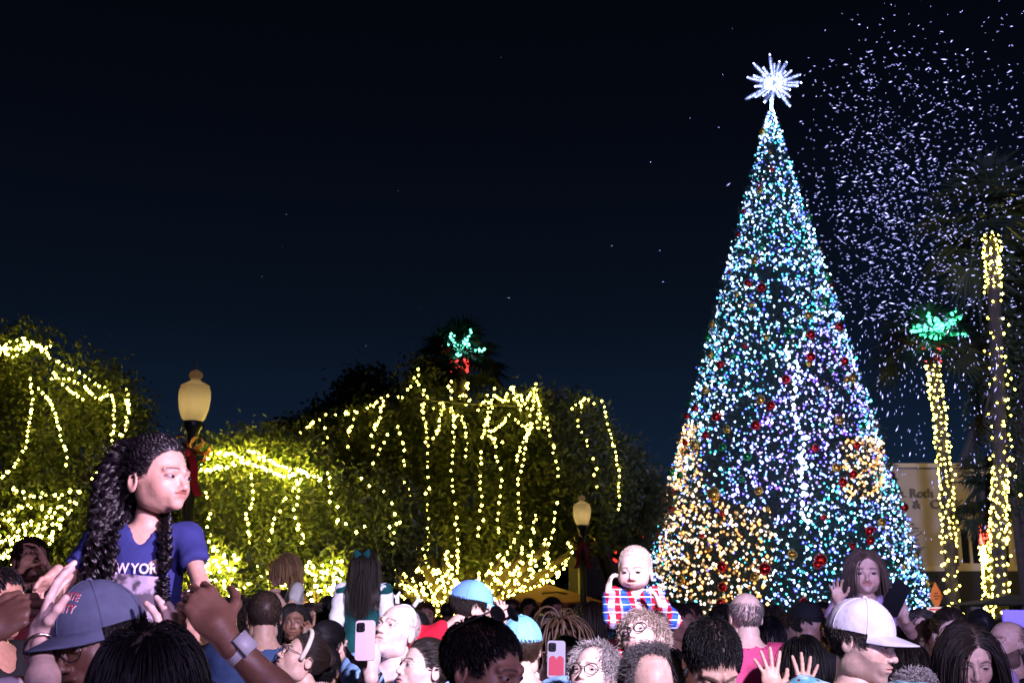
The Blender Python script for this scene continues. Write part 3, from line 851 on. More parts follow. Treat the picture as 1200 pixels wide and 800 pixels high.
def make_cap(info, color, brimcol=None, text=None, tcol=None, az=0.0, back=False, tilt=0.0, tsize=.018, spots=None):
    M = info['Mh'] @ Matrix.Rotation(R(tilt), 4, 'X') @ Matrix.Rotation(R(az), 4, 'Z')
    cx = np.array((0, .010, .036)); rr = np.array((.0865, .1080, .0960))
    A = np.linspace(0, 2 * math.pi, 49)[:-1]; Fi = np.linspace(-.02, math.pi / 2, 14)
    V = np.array([[cx[0] + rr[0] * math.cos(f) * math.sin(a), cx[1] - rr[1] * math.cos(f) * math.cos(a), cx[2] + rr[2] * math.sin(f) * (1.0 + .03 * math.cos(a)) - (.010 if math.cos(a) < 0 else 0) * (1 - math.sin(f)) * abs(math.cos(a))] for f in Fi for a in A])
    n = len(A); Fc = np.array([[i * n + j, i * n + (j + 1) % n, (i + 1) * n + (j + 1) % n, (i + 1) * n + j] for i in range(len(Fi) - 1) for j in range(n)])
    g = Geo(); g.add(xf(M, V), Fc, 0)
    for k in range(6):   # panel seams
        a = k * math.pi / 3 + math.pi / 6 * 0
        g.tube([M @ Vector((cx[0] + rr[0] * 1.006 * math.cos(f) * math.sin(a), cx[1] - rr[1] * 1.006 * math.cos(f) * math.cos(a), cx[2] + rr[2] * 1.006 * math.sin(f) * (1 + .03 * math.cos(a)))) for f in Fi[:-1]], .0012, 5, 0)
    g.lathe([(0, .006), (.006, .005), (.008, 0)], c=cx + np.array((0, 0, rr[2])), sides=10, M=M)
    o = g.build('cap', [color], info['o'], info['loc'])
    # brim
    b = Geo(); A2 = np.linspace(-R(58), R(58), 19); U = np.linspace(0, 1, 8); Vb = []
    for s_ in (0, 1):
        for u in U:
            for a in A2:
                w_ = math.cos(a / R(58) * math.pi / 2) ** .45
                rx = rr[0] * math.sin(a) * (1 + .04 * u); ry = rr[1] * math.cos(a) + .078 * u * w_
                Vb.append((rx, cx[1] - ry, cx[2] + .002 - .010 * u - (math.sin(a) ** 2) * .024 * (.25 + .75 * u) - s_ * .0035))
    m = len(A2); k = len(U); Fb = []
    for s_ in (0, 1):
        for i in range(k - 1):
            for j in range(m - 1):
                q = [s_ * k * m + i * m + j, s_ * k * m + i * m + j + 1, s_ * k * m + (i + 1) * m + j + 1, s_ * k * m + (i + 1) * m + j]
                Fb.append(q[::-1] if s_ == 0 else q)
    for j in range(m - 1): a0 = (k - 1) * m + j; Fb.append([a0, a0 + 1, a0 + 1 + k * m, a0 + k * m][::-1])
    b.add(xf(M, np.array(Vb)), np.array(Fb), 0)
    b.build('brim', [brimcol or color], o, info['loc'])
    if text:
        tg = Geo()
        for (s_, a0, f0, sz, arc) in text:
            TV, TF = text_mesh(s_, sz, .0006)
            for grow, mi in ((0.0, 1), (1, 0)):
                V2 = []
                for v in TV:
                    x, y = v[0], v[1]
                    if arc: th = x / arc; x, y = math.sin(th) * (arc + y), math.cos(th) * (arc + y) - arc
                    a = R(a0) + x / .095; f = R(f0) + y / .095; k2 = 1.018 if mi == 0 else 1.010
                    if mi == 1: a += .010; f -= .014
                    V2.append((cx[0] + rr[0] * k2 * math.cos(f) * math.sin(a), cx[1] - rr[1] * k2 * math.cos(f) * math.cos(a), cx[2] + rr[2] * k2 * math.sin(f) * (1 + .03 * math.cos(a))))
                tg.add(xf(M, np.array(V2)), TF, mi)
        tg.build('lettering', [tcol, mat('white_thread', (.7, .66, .68), .7)], o, info['loc'])
    return o


def on_front(info, pts, off=.004):
    """body-frame (x, z) points laid on the front of the clothes"""
    x = np.array([p[0] for p in pts], dtype=np.float32); z = np.array([p[1] for p in pts], dtype=np.float32)
    y = np.full(len(x), -.30, dtype=np.float32)
    for _ in range(60):
        d = info['shf']((x, y, z)); y = y + np.clip(d, -.02, .03) * .8
    V = np.stack([x, y - off, z], 1)
    return xf(info['Mb'], V)


def band(info, sd, t_, width, rad, m, name, dial=None, side=(0, -1, 0)):
    """a bracelet or watch strap round the forearm, t_ from elbow (0) to wrist (1)"""
    S, E, W = (info['Mb'] @ q for q in info['arm'][sd]); c = E.lerp(W, t_); ax = (W - E).normalized()
    q = ax.to_track_quat('Z', 'Y').to_matrix().to_4x4(); Mx = Matrix.Translation(c) @ q
    g = Geo(); g.lathe([(rad, -width / 2), (rad + .003, -width / 2), (rad + .003, width / 2), (rad, width / 2)], sides=24, M=Mx)
    o = g.build(name, [m], info['o'], info['loc'])
    if dial:
        s_ = Vector(side); s_ = (s_ - ax * s_.dot(ax)).normalized(); x = ax; z = s_; y = z.cross(x)
        Md = Matrix.Translation(c + s_ * (rad + .008)) @ Matrix((x, y, z)).transposed().to_4x4()
        g = Geo(); g.box((0, 0, 0), (.042, .036, .010), M=Md); g.build('watch_case', [dial], o, info['loc'])
    return o


def phone(label, c, up, out, case, group=None, size=(.074, .150, .009), screen=None, heart=None, lens=True):
    """a phone centred at c (world), its long side along up, its BACK towards out"""
    y = Vector(up).normalized(); z = Vector(out).normalized(); z = (z - y * z.dot(y)).normalized(); x = y.cross(z)
    M = Matrix.Translation(c) @ Matrix((x, y, z)).transposed().to_4x4(); w, h, d = size
    o = empty('phone', c, label, 'phone', group or 'phones held up in the crowd')

    def rbox(g, cx, cy, w, h, z0, z1, r, mi=0):
        p = []
        for (sx, sy, a0) in ((1, 1, 0), (-1, 1, 90), (-1, -1, 180), (1, -1, 270)):
            for k in range(5):
                a = R(a0 + k * 22.5); p.append((cx + sx * (w / 2 - r) + r * math.cos(a), cy + sy * (h / 2 - r) + r * math.sin(a)))
        n = len(p); V = np.array([(a, b, z0) for a, b in p] + [(a, b, z1) for a, b in p])
        g.add(xf(M, V), [tuple(range(n))[::-1], tuple(range(n, 2 * n))] + [(i, (i + 1) % n, (i + 1) % n + n, i + n) for i in range(n)], mi)
    g = Geo(); rbox(g, 0, 0, w, h, -d / 2, d / 2, .012); g.build('case', [case], o, c, smooth=False)
    g = Geo(); rbox(g, 0, 0, w - .006, h - .006, -d / 2 - .0012, -d / 2 - .0002, .010); g.build('screen', [screen or mat('phone_glass', (.01, .01, .012), .1)], o, c, smooth=False)
    if lens:
        g = Geo(); rbox(g, -w * .24, h * .32, .032, .036, d / 2 + .0002, d / 2 + .0025, .008); b = g.build('camera_bump', [mat('lens_black', (.01, .01, .012), .15)], o, c, smooth=False)
        for dx, dy in ((-.007, .008), (-.007, -.008), (.008, 0)):
            g = Geo(); g.lathe([(0, .004), (.0055, .004), (.0055, 0)], c=(-w * .24 + dx, h * .32 + dy, d / 2 + .0022), sides=12, M=M); g.build('lens', [mat('phone_glass', (.01, .01, .012), .1)], b, c)
    if heart:
        g = Geo(); ux = np.linspace(-.5, .5, 17); hx = ux * (w - .012); top_ = .004 + .010 * np.abs(np.sin(ux * 2 * math.pi)) - .004 * (np.abs(ux) < .06)
        V = np.concatenate([np.stack([hx, np.full(17, -h / 2 + .010), np.full(17, d / 2 + .0008)], 1), np.stack([hx, top_, np.full(17, d / 2 + .0008)], 1)])
        g.add(xf(M, V), np.array([[i, i + 1, i + 18, i + 17] for i in range(16)])); g.build('red_panel', [heart], o, c, smooth=False)
    return o
# ------------------------------------------------------------------ the place
g = Geo(); g.add([(-400, -60, 0), (400, -60, 0), (400, 900, 0), (-400, 900, 0)], [(0, 1, 2, 3)])
tag(g.build('ground', mat('lawn_ground', (.028, .032, .018), .95, noise=.35, nscale=2.0, bump=.4)), kind='structure')
g = Geo(); g.add([(-30, -20, .004), (30, -20, .004), (30, 12, .004), (-30, 12, .004)], [(0, 1, 2, 3)])
tag(g.build('plaza_pavement', mat('concrete_paving', (.13, .125, .12), .85, noise=.2, nscale=3.0, bump=.2)), kind='structure')
g = Geo(); g.add([(-200, 33, .004), (200, 33, .004), (200, 38.5, .004), (-200, 38.5, .004)], [(0, 1, 2, 3)])
tag(g.build('road', mat('asphalt', (.045, .045, .048), .8, noise=.2, nscale=6.0, bump=.3)), kind='structure')

LEAF = mat('leaf', (.055, .078, .018), .45, attr=True, spec=.4)
LEAFD = mat('leaf_dark', (.030, .042, .013), .5, attr=True, spec=.35)
BARK = mat('bark', (.045, .032, .022), .9, noise=.35, nscale=9.0, bump=.6)
PALMBARK = mat('palm_bark', (.022, .017, .012), .9, noise=.4, nscale=14.0, bump=.8)
WIRE = mat('green_wire', (.01, .02, .01), .6)
WARM = bulb_mat('warm_bulb', 66.0)
WARMHOT = bulb_mat('warm_bulb_bright', 230.0)
WARMFAR = bulb_mat('warm_bulb_far', 42.0)
COOL = bulb_mat('tree_bulb', 14.0)
TINT = bulb_mat('tinted_bulb', 6.0)


def blob(px, py, Y, rx, ry, depth=.8):
    c = at(px, py, Y); k = Y / F * 1.0
    return (np.array(c), np.array((rx * k, rx * k * depth, ry * k)))


def nse(P, s, seed=0):
    rg = np.random.default_rng(seed); v = np.zeros(len(P))
    for k in range(6):
        d = rg.normal(size=3); d /= np.linalg.norm(d); v += np.sin(P @ d * s * (1 + .35 * k) + rg.uniform(0, 6))
    return v / 6


def leaves(P, size, rng, col=(.7, 1.3), asp=.42):
    n = len(P); a = rng.normal(size=(n, 3)); a /= np.linalg.norm(a, axis=1)[:, None]
    b = np.cross(a, rng.normal(size=(n, 3))); b /= np.linalg.norm(b, axis=1)[:, None]
    s = size * rng.uniform(.6, 1.3, n)[:, None]
    nn = np.cross(a, b)
    V = np.stack([P - a * s, P + b * s * asp + nn * s * .12, P + a * s, P - b * s * asp + nn * s * .12], 1).reshape(-1, 3)
    Fc = np.arange(n * 4).reshape(-1, 4)
    c = rng.uniform(*col, (n, 1)) * np.array((1, 1, 1)) * np.stack([rng.uniform(.8, 1.25, n), np.ones(n), rng.uniform(.7, 1.1, n)], 1)
    return V, Fc, np.repeat(c, 4, axis=0)


def crown_points(blobs, n, rng, cl, per=7, shell=.62, gap=-.15, out=1.06, ns=2.2):
    w = np.array([b[1][0] * b[1][2] + b[1][0] * b[1][1] for b in blobs]); w = w / w.sum()
    k = rng.choice(len(blobs), n, p=w)
    C = np.array([b[0] for b in blobs])[k]; Rr = np.array([b[1] for b in blobs])[k]
    d = rng.normal(size=(n, 3)); d /= np.linalg.norm(d, axis=1)[:, None]
    f = 1 - (1 - shell) * rng.uniform(0, 1, n) ** 1.4
    lump = 1 + .11 * nse(C + d * Rr, ns, 3)
    P = C + d * Rr * (f * lump * out)[:, None]
    m = nse(P, ns * 1.7, 5) > gap
    P = P[m & (P[:, 2] > .3)]
    P = np.repeat(P, per, axis=0) + rng.normal(size=(len(P) * per, 3)) * cl
    return P


def tree(name, label, cat, blobs, base, n, size, rng, m=LEAF, trunk_r=.3, group=None, cl=.14, fork=1.6, per=7, col=(.7, 1.3), gap=-.15, lb=None, shell=.62, ns=2.2):
    base = Vector(base); o = empty(name, base, label, cat, group)
    P = crown_points(blobs, n, rng, cl, per, gap=gap, shell=shell, ns=ns)
    V, Fc, C = leaves(P, size, rng, col); g = Geo(); g.add(V, Fc, 0, C); g.build('crown', m, o, base, smooth=False)
    g = Geo(); fk = base + Vector((.1, 0, fork)); g.tube([base, base + Vector((.05, .03, fork * .5)), fk, fk + Vector((0, 0, .3))], [trunk_r * 1.35, trunk_r, trunk_r * .9, trunk_r * .6], 12)
    for c, r_ in blobs:
        c = Vector(c); mid = fk.lerp(c, .5) + Vector((rng.uniform(-.2, .2), rng.uniform(-.2, .2), .25))
        g.tube([fk, mid, c], [trunk_r * .55, trunk_r * .3, trunk_r * .12], 8)
        for q in range(4):
            d = Vector(rng.normal(size=3) * r_ * .62); g.tube([mid.lerp(c, .6), c + d * .5, c + d], [trunk_r * .16, trunk_r * .09, trunk_r * .03], 5)
    g.build('trunk', BARK, o, base)
    return o


def front(px, py, blobs, default):
    """distance along Y at which the view line first meets the crown"""
    o = np.array((0, 0, CZ)); d = np.array(at(px, py, 1.0)) - o; best = None
    for c, r_ in blobs:
        a = ((d / r_) ** 2).sum(); b = 2 * ((d / r_) * ((o - c) / r_)).sum(); cc = (((o - c) / r_) ** 2).sum() - 1; D = b * b - 4 * a * cc
        if D > 0:
            t = (-b - math.sqrt(D)) / (2 * a)
            if best is None or t < best: best = t
    return best if best is not None else default


WCOL = np.array((1.0, .78, .085))


def light_string(label, path, gap, r, group, m=WARM, color=WCOL, name='light_string', jit=.3, wire=True, rng=RNG, vary=.35):
    P = np.array([list(p) for p in path]); L = np.concatenate([[0], np.cumsum(np.linalg.norm(np.diff(P, axis=0), axis=1))])
    s = np.arange(0, L[-1], gap); s = s + rng.uniform(-.3, .3, len(s)) * gap
    Q = np.stack([np.interp(s, L, P[:, i]) for i in range(3)], 1) + rng.normal(size=(len(s), 3)) * gap * jit * .35
    g = Geo()
    if wire: g.tube(P, r * .16, 3, 1)
    c = np.array(color)
    cols = (c if c.ndim == 2 else np.repeat(c[None], len(Q), 0)) if c.ndim == 1 else c[rng.integers(0, len(c), len(Q))]
    cols = cols * rng.uniform(1 - vary, 1 + vary, (len(Q), 1))
    g.octs(Q, r * rng.uniform(.7, 1.2, len(Q)), 0, cols)
    o = g.build(name, [m, WIRE], None, Vector(P[0]), smooth=False)
    return tag(o, label, 'string lights', group)


def pxpath(pts, blobs, default, inset=.12, sub=4, sag=0.0):
    out = []
    for (x0, y0), (x1, y1) in zip(pts[:-1], pts[1:]):
        for k in range(sub):
            t = k / sub; out.append((x0 + (x1 - x0) * t, y0 + (y1 - y0) * t + sag * math.sin(math.pi * t)))
    out.append(pts[-1])
    return [at(x, y, front(x, y, blobs, default) - inset) for x, y in out]

ORD = ['first', 'second', 'third', 'fourth', 'fifth', 'sixth', 'seventh', 'eighth', 'ninth', 'tenth', 'eleventh', 'twelfth', 'thirteenth', 'fourteenth', 'fifteenth', 'sixteenth', 'seventeenth', 'eighteenth', 'nineteenth', 'twentieth']
rng = np.random.default_rng(21)

# -------- the leafy tree at the far left
YA = 13.0
BA = [blob(40, 510, YA, 125, 112), blob(95, 545, YA - .6, 92, 90), blob(-60, 560, YA, 120, 120), blob(40, 640, YA - .9, 110, 75), blob(30, 432, YA, 48, 44), blob(140, 600, YA, 52, 100), blob(-40, 450, YA, 60, 50), blob(120, 495, YA, 48, 42)]
tree('tree', 'broad leafy tree at the far left, its crown draped with warm lights behind the girl', 'tree', BA, (at(40, 700, YA).x, YA, 0), 11000, .034, rng, trunk_r=.22, group='leafy trees hung with lights', cl=.10, gap=-.08)
SA = [
    ('along the ragged top edge of the far left tree', [(-5, 405), (20, 410), (45, 404), (60, 420), (78, 430), (95, 437), (104, 445), (118, 452), (133, 456)], 0),
    ('looping below the top edge of the far left tree', [(62, 436), (66, 443), (78, 454), (90, 462), (99, 468)], 0),
    ('sagging beside the upper loop of the far left tree', [(60, 442), (80, 444), (98, 452), (108, 462), (118, 468), (128, 462), (134, 468)], 0),
    ('long swag hanging straight down left of the curly-haired girl', [(36, 444), (38, 470), (34, 500), (32, 520), (18, 545), (0, 562)], 0),
    ('short tail fading out halfway down the far left tree', [(45, 455), (57, 467), (65, 485), (72, 515), (78, 530), (77, 550)], 0),
    ('dropping down the right edge of the far left tree', [(148, 458), (150, 480), (147, 510), (132, 508)], 0),
    ('falling behind the curly hair of the girl in blue', [(133, 466), (134, 500), (131, 520), (124, 540), (113, 555), (106, 562)], 0),
    ('topmost bulbs in the corner of the far left tree', [(-4, 420), (8, 402), (28, 396), (34, 410), (14, 418), (4, 412), (38, 400), (50, 412), (60, 405)], 0),
]
for t_, pts, _ in SA:
    light_string('warm string of lights ' + t_, pxpath(pts, BA, YA, .16), .060, .0118, 'lights draped over the far left tree')
SW = [('nearly level row above the dense lights at the far left', [(15, 572), (30, 580), (45, 582), (65, 580), (80, 578), (98, 572)]),
      ('second row of the dense lights at the far left', [(5, 600), (30, 592), (55, 600), (75, 590), (95, 590)]),
      ('rising curve crossing the dense lights at the far left', [(0, 640), (20, 625), (40, 610), (60, 605), (75, 598), (85, 596)]),
      ('zigzag filling the lower left corner of the tree', [(0, 615), (12, 604), (18, 622), (30, 614), (34, 636), (48, 620), (52, 640), (64, 622), (70, 618)]),
      ('brightest band low on the far left tree', [(-2, 652), (10, 642), (22, 648), (28, 634), (40, 642), (48, 628), (58, 634), (66, 624)]),
      ('lowest swirl of lights just above the raised hands', [(-4, 662), (6, 650), (14, 660), (20, 650), (28, 654), (34, 644), (44, 648), (10, 640), (24, 630)]),
      ('tangled strand beside the raised pale fingers', [(0, 630), (8, 634), (16, 628), (24, 640), (36, 628), (42, 632), (54, 612), (66, 614), (74, 606)])]
for t_, pts in SW:
    light_string('warm string of lights, ' + t_, pxpath(pts, BA, YA, .12), .045, .0122, 'dense lights low on the far left tree', jit=1.1)

# -------- the low clipped tree behind the first lamp
YB = 11.0
BB = [blob(300, 590, YB, 92, 66), blob(250, 575, YB, 62, 48), blob(395, 612, YB, 82, 58), blob(330, 555, YB, 52, 34), blob(235, 630, YB + .3, 46, 66), blob(440, 628, YB + .2, 50, 50), blob(300, 535, YB, 34, 20), blob(350, 640, YB, 90, 34)]
tree('tree', 'low round tree with bright green leaves beside the near lamp post', 'tree', BB, (at(330, 700, YB).x, YB, 0), 11000, .030, rng, trunk_r=.16, group='leafy trees hung with lights', cl=.09, gap=-.08, col=(.9, 1.9), fork=1.4)
SB = [('glowing along the top of the low round tree', [(232, 545), (245, 535), (262, 530), (280, 535), (296, 530), (310, 538), (324, 545), (345, 550), (362, 556), (378, 562)], .035),
      ('second bright garland on top of the low round tree', [(235, 552), (262, 548), (285, 540), (300, 545), (318, 552), (335, 560), (350, 552), (365, 556)], .035),
      ('hanging down the left side of the low round tree', [(240, 575), (246, 600), (243, 618), (247, 635)], .12),
      ('swaying drop left of the middle of the low round tree', [(293, 555), (296, 575), (296, 590), (288, 606), (291, 622), (294, 640)], .07),
      ('double drop in the middle of the low round tree', [(352, 560), (340, 580), (330, 592), (323, 605), (320, 620), (312, 640)], .08),
      ('right-hand branch of the middle drop on the low round tree', [(348, 560), (352, 575), (347, 592), (345, 605), (357, 628), (352, 645)], .08),
      ('drop near the right shoulder of the low round tree', [(385, 556), (384, 572), (395, 590), (398, 610), (410, 625)], .13),
      ('sparse trail over the right end of the low round tree', [(420, 562), (440, 570), (455, 580), (460, 590), (470, 620)], .16),
      ('scattered bulbs across the dark middle of the low round tree', [(395, 612), (415, 622), (430, 612), (455, 616), (470, 628), (440, 650)], .2)]
for t_, pts, gp in SB:
    light_string('warm string of lights ' + t_, pxpath(pts, BB, YB, .14 if gp > .05 else .02), gp * .75, .0115, 'lights on the low round tree', WARMHOT if gp < .05 else WARM, jit=.45 if gp > .05 else 1.0)
# lit shrubs under it, between the heads
for i, (lb_, cx, cy, rx, ry, Y) in enumerate([('small shrub packed with warm lights under the low round tree, behind the curly dark head', 250, 672, 48, 34, 9.6),
                                        ('small shrub packed with warm lights behind the child in the pale shirt', 318, 690, 40, 36, 10.2),
                                        ('wide shrub packed with warm lights beside the long-haired girl in green', 388, 684, 46, 26, 9.8)]):
    Bx = [blob(cx, cy, Y, rx, ry), blob(cx + rx * .4, cy + ry * .3, Y, rx * .6, ry * .8)]
    c = at(cx, cy, Y)
    o = empty('shrub', Vector((c.x, Y, 0)), lb_, 'shrub', 'lit shrubs below the trees')
    V, Fc, C = leaves(crown_points(Bx, 900, rng, .08, 5), .04, rng, (.8, 1.8)); g = Geo(); g.add(V, Fc, 0, C); g.build('foliage', LEAF, o, Vector((c.x, Y, 0)), smooth=False)
    g = Geo(); 
    for q in range(5): g.tube([(c.x, Y, 0), (c.x + rng.uniform(-.1, .1), Y + rng.uniform(-.1, .1), .7), (c.x + rng.uniform(-.3, .3), Y + rng.uniform(-.15, .15), c.z)], [.03, .025, .01], 6)
    g.build('stem', BARK, o, Vector((c.x, Y, 0)))
    zz = [(cx + rx * math.sin(q * 2.4) * rng.uniform(.4, .95), cy + ry * (-.9 + 1.8 * q / 15)) for q in range(16)]
    light_string(['lights wound through the shrub behind the curly dark head', 'lights wound through the shrub behind the child in the pale shirt', 'lights wound through the shrub beside the long-haired girl in green'][i], pxpath(zz, Bx, Y - .2, .03, sub=3), .052, .0108, 'lights wound through the shrubs', WARMHOT, jit=1.3)

# -------- the large dark tree in the middle
YC = 22.0
BC = [blob(560, 575, YC, 135, 88), blob(455, 560, YC, 85, 66), blob(650, 560, YC, 80, 74), blob(605, 500, YC, 62, 36), blob(505, 515, YC, 60, 36), blob(440, 500, YC + 1, 42, 28), blob(690, 590, YC, 48, 52), blob(380, 540, YC + 1, 55, 46), blob(668, 496, YC, 40, 26), blob(345, 528, YC + 2, 32, 24), blob(715, 550, YC, 30, 30), blob(492, 452, YC, 15, 28), blob(603, 474, YC, 24, 22)]
tree('tree', 'huge dark spreading tree in the middle with long vertical strands of lights', 'tree', BC, (at(542, 700, YC).x, YC + .6, 0), 17000, .062, rng, LEAFD, trunk_r=.42, group='leafy trees hung with lights', cl=.15, fork=1.3, gap=-.12, shell=.5, ns=1.3)
SCC = [('drop from the peak left of the far palm', [(491, 430), (487, 446), (497, 462), (495, 480), (500, 500), (501, 540), (503, 600), (501, 650)], .20),
      ('drop under the far palm trunk', [(528, 475), (533, 500), (530, 530), (529, 560), (533, 600), (536, 640), (538, 700)], .19),
      ('drop right of the far palm trunk', [(575, 470), (568, 500), (565, 530), (563, 560), (564, 590), (561, 626)], .19),
      ('bent drop near the middle of the huge tree', [(580, 455), (572, 500), (582, 530), (587, 560), (584, 600), (583, 630)], .19),
      ('long waving drop right of the middle', [(628, 450), (622, 490), (615, 530), (608, 560), (606, 590), (611, 615), (600, 640), (585, 660)], .17),
      ('short drop left of the second lamp', [(628, 600), (625, 620), (621, 640)], .16),
      ('drop just beside the second lamp', [(652, 590), (650, 610), (645, 632)], .17),
      ('curved drop down the right flank', [(705, 470), (713, 500), (722, 530), (726, 560), (724, 598)], .14),
      ('inner drop on the right flank', [(682, 470), (678, 500), (694, 530), (700, 570)], .24),
      ('slanting drop on the right flank', [(640, 490), (648, 520), (652, 545), (655, 560)], .2),
      ('zigzag swag at the upper right', [(670, 480), (690, 465), (702, 475)], .2),
      ('bright tangle at the crown right of the middle', [(560, 480), (575, 460), (590, 470), (600, 452), (610, 480), (628, 452), (634, 492), (612, 500), (598, 485), (585, 500), (572, 510), (590, 520)], .15),
      ('second tangle high on the huge tree', [(596, 470), (610, 462), (618, 478), (632, 486), (640, 500), (622, 500), (612, 520), (604, 540)], .15),
      ('first slanting row on the left shoulder', [(350, 508), (365, 496), (380, 488), (392, 484)], .22),
      ('second slanting row on the left shoulder', [(365, 534), (375, 522), (384, 516), (378, 500)], .24),
      ('third slanting row on the left shoulder', [(395, 486), (412, 484), (420, 480), (410, 505), (408, 525)], .24),
      ('fourth slanting row on the left shoulder', [(430, 478), (445, 470), (452, 462), (440, 500), (435, 530)], .24),
      ('fifth slanting row on the left shoulder', [(455, 462), (470, 468), (480, 455), (485, 440)], .22),
      ('sixth slanting row on the left shoulder', [(456, 510), (450, 520), (443, 535), (434, 548)], .22),
      ('faint drop over the low round tree', [(465, 500), (473, 520), (474, 560), (480, 590), (487, 625)], .27),
      ('frayed swag left of the far palm trunk', [(497, 455), (506, 478), (520, 470), (514, 495), (508, 520)], .19),
      ('loose swag around the far palm trunk', [(530, 480), (545, 500), (548, 530), (545, 545)], .22)]
for t_, pts, gp in SCC:
    light_string('warm string, ' + t_, pxpath(pts, BC, YC, .3), gp * .72, .0185, 'long strands hanging from the huge dark tree', WARMFAR, jit=.30)
# low limbs wrapped with lights, fanning out of the trunk foot
hub = at(540, 712, YC - .4)
limbs = [((668, 648), 'rightmost'), ((655, 665), 'second from the right'), ((640, 640), 'third from the right'), ((622, 668), 'fourth from the right'), ((610, 650), 'fifth from the right'), ((585, 655), 'steep right'),
         ((520, 655), 'steep left'), ((490, 652), 'third from the left'), ((462, 672), 'second from the left'), ((468, 690), 'leftmost')]
trunkobj = [o for o in SC.objects if o.name.startswith('tree') and 'huge dark' in (o.get('label') or '')][0]
gl_ = Geo()
for (x, y), nm in limbs:
    e_ = at(x, y, YC - 2.2 + rng.uniform(-.4, .4)); mid = hub.lerp(e_, .5) + Vector((0, 0, -.22))
    gl_.tube([hub, mid, e_], [.12, .09, .05], 8)
    N = 170; t = np.linspace(0, 1, N); C = np.array([list(hub * (1 - q) ** 2 + mid * 2 * q * (1 - q) + e_ * q * q) for q in t]); rad = .15
    ang = t * 40
    C = C + np.stack([np.cos(ang) * rad * .6, -np.abs(np.sin(ang)) * rad, np.sin(ang) * rad], 1)
    light_string(f'dense lights round the {nm} low limb of the huge dark tree', C, .075, .0185, 'lights wound round the low limbs of the huge tree', WARM, jit=1.2)
gl_.build('limb', BARK, trunkobj, trunkobj.location)

for lb_, bl, bx, n in [('dark feathery tree showing above the left shoulder of the huge tree', [blob(440, 482, 27, 34, 34), blob(400, 505, 27, 36, 24), blob(350, 520, 27, 30, 16), blob(425, 460, 27, 18, 18)], 430, 1500),
                       ('dark tree between the huge tree and the Christmas tree', [blob(735, 600, 30, 40, 40), blob(715, 555, 30, 40, 38), blob(755, 590, 30, 28, 26), blob(640, 495, 30, 50, 22)], 730, 1900),
                       ('tall black tree mass at the right edge behind the lit palms', [blob(1195, 430, 30, 52, 90), blob(1172, 480, 30, 26, 40), blob(1232, 560, 30, 40, 80), blob(1200, 350, 30, 44, 50)], 1200, 3000)]:
    tree('tree', lb_, 'tree', bl, (at(bx, 700, 27 if bx == 430 else 30).x, 27 if bx == 430 else 30, 0), n * 2, .085, rng, LEAFD, trunk_r=.3, group='unlit trees in the background', cl=.20, gap=-.1, shell=.5, ns=1.2)

# -------- the black line of trees along the horizon
bl_f = [blob(x, 690 - 14 * math.sin(x * .021) - 9 * math.sin(x * .057), 75, 46, 52 + 10 * math.sin(x * .033)) for x in range(-60, 1290, 42)]
V, Fc, C = leaves(crown_points(bl_f, 9000, rng, .35, 5, shell=.4, gap=-.5, ns=.5), .30, rng); g = Geo(); g.add(V, Fc, 0, C)
tag(g.build('far_treeline', LEAFD, None, None, smooth=False), 'black line of distant trees along the horizon under the lit crowns', 'treeline', kind='stuff')

# -------- palms


def fronds(c, Rr, n, rng, elo=-50, ehi=85, leaf=14):
    g = Geo(); c = Vector(c)
    for i in range(n):
        a = rng.uniform(0, 2 * math.pi); e_ = R(rng.uniform(elo, ehi)); L = Rr * rng.uniform(.5, .7)
        d = Vector((math.cos(a) * math.cos(e_), math.sin(a) * math.cos(e_), math.sin(e_)))
        p = [c + d * L * t + Vector((0, 0, -.25 * Rr * t * t * rng.uniform(.6, 1.2))) for t in (0, .35, .7, 1)]
        g.tube(p, [.03, .025, .02, .012], 4)
        T = (p[3] - p[2]).normalized(); S = T.cross(Vector((0, 0, 1))); S = S.normalized() if S.length > .01 else Vector((1, 0, 0)); U = S.cross(T)
        V = []; Fc = []
        for k in range(leaf):
            th = R(-95 + 190 * k / (leaf - 1)); dr = (T * math.cos(th) + S * math.sin(th)).normalized(); ll = Rr * .5 * rng.uniform(.8, 1.1)
            tip = p[3] + dr * ll + Vector((0, 0, -.22 * ll * rng.uniform(.3, 1.4))); m_ = p[3] + dr * ll * .5; wv = U.cross(dr).normalized() * Rr * .028
            b0 = len(V); V += [p[3], m_ + wv, tip, m_ - wv]; Fc.append((b0, b0 + 1, b0 + 2, b0 + 3))
        sh = rng.uniform(.6, 1.4); g.add([list(v) for v in V], Fc, 0, (sh, sh, sh))
    return g


def palm(label, trunk, rads, Rr, nf, rng, **k):
    base = Vector(trunk[0]); base.z = 0; o = empty('palm_tree', base, label, 'palm tree', 'palms with lights round their trunks')
    tp = [base] + [Vector(p) for p in trunk[1:]]
    # ringed trunk
    g = Geo(); N = 60; path = []; rr = []
    for i in range(N + 1):
        t = i / N * (len(tp) - 1); j = min(int(t), len(tp) - 2); path.append(tp[j].lerp(tp[j + 1], t - j)); rr.append(np.interp(i / N, [0, 1], rads) * (1 + .07 * (i % 2)))
    g.tube(path, rr, 14); g.build('trunk', PALMBARK, o, base)
    fronds(tp[-1] + Vector((0, 0, .1)), Rr, nf, rng, **k).build('crown', mat('palm_frond', (.009, .016, .007), .6, attr=True, spec=.2), o, base, smooth=False)
    return o, path, rr


def wrap(path, rr, i0, i1, turns, jx=.0):
    out = []; N = 24 * turns
    for k in range(N + 1):
        t = i0 + (i1 - i0) * k / N; j = min(int(t), len(path) - 2); p = path[j].lerp(path[j + 1], t - j); r_ = rr[j] * 1.10 + .010; a = k / 24 * 2 * math.pi
        out.append(p + Vector((math.cos(a) * r_, math.sin(a) * r_, 0)))
    return out

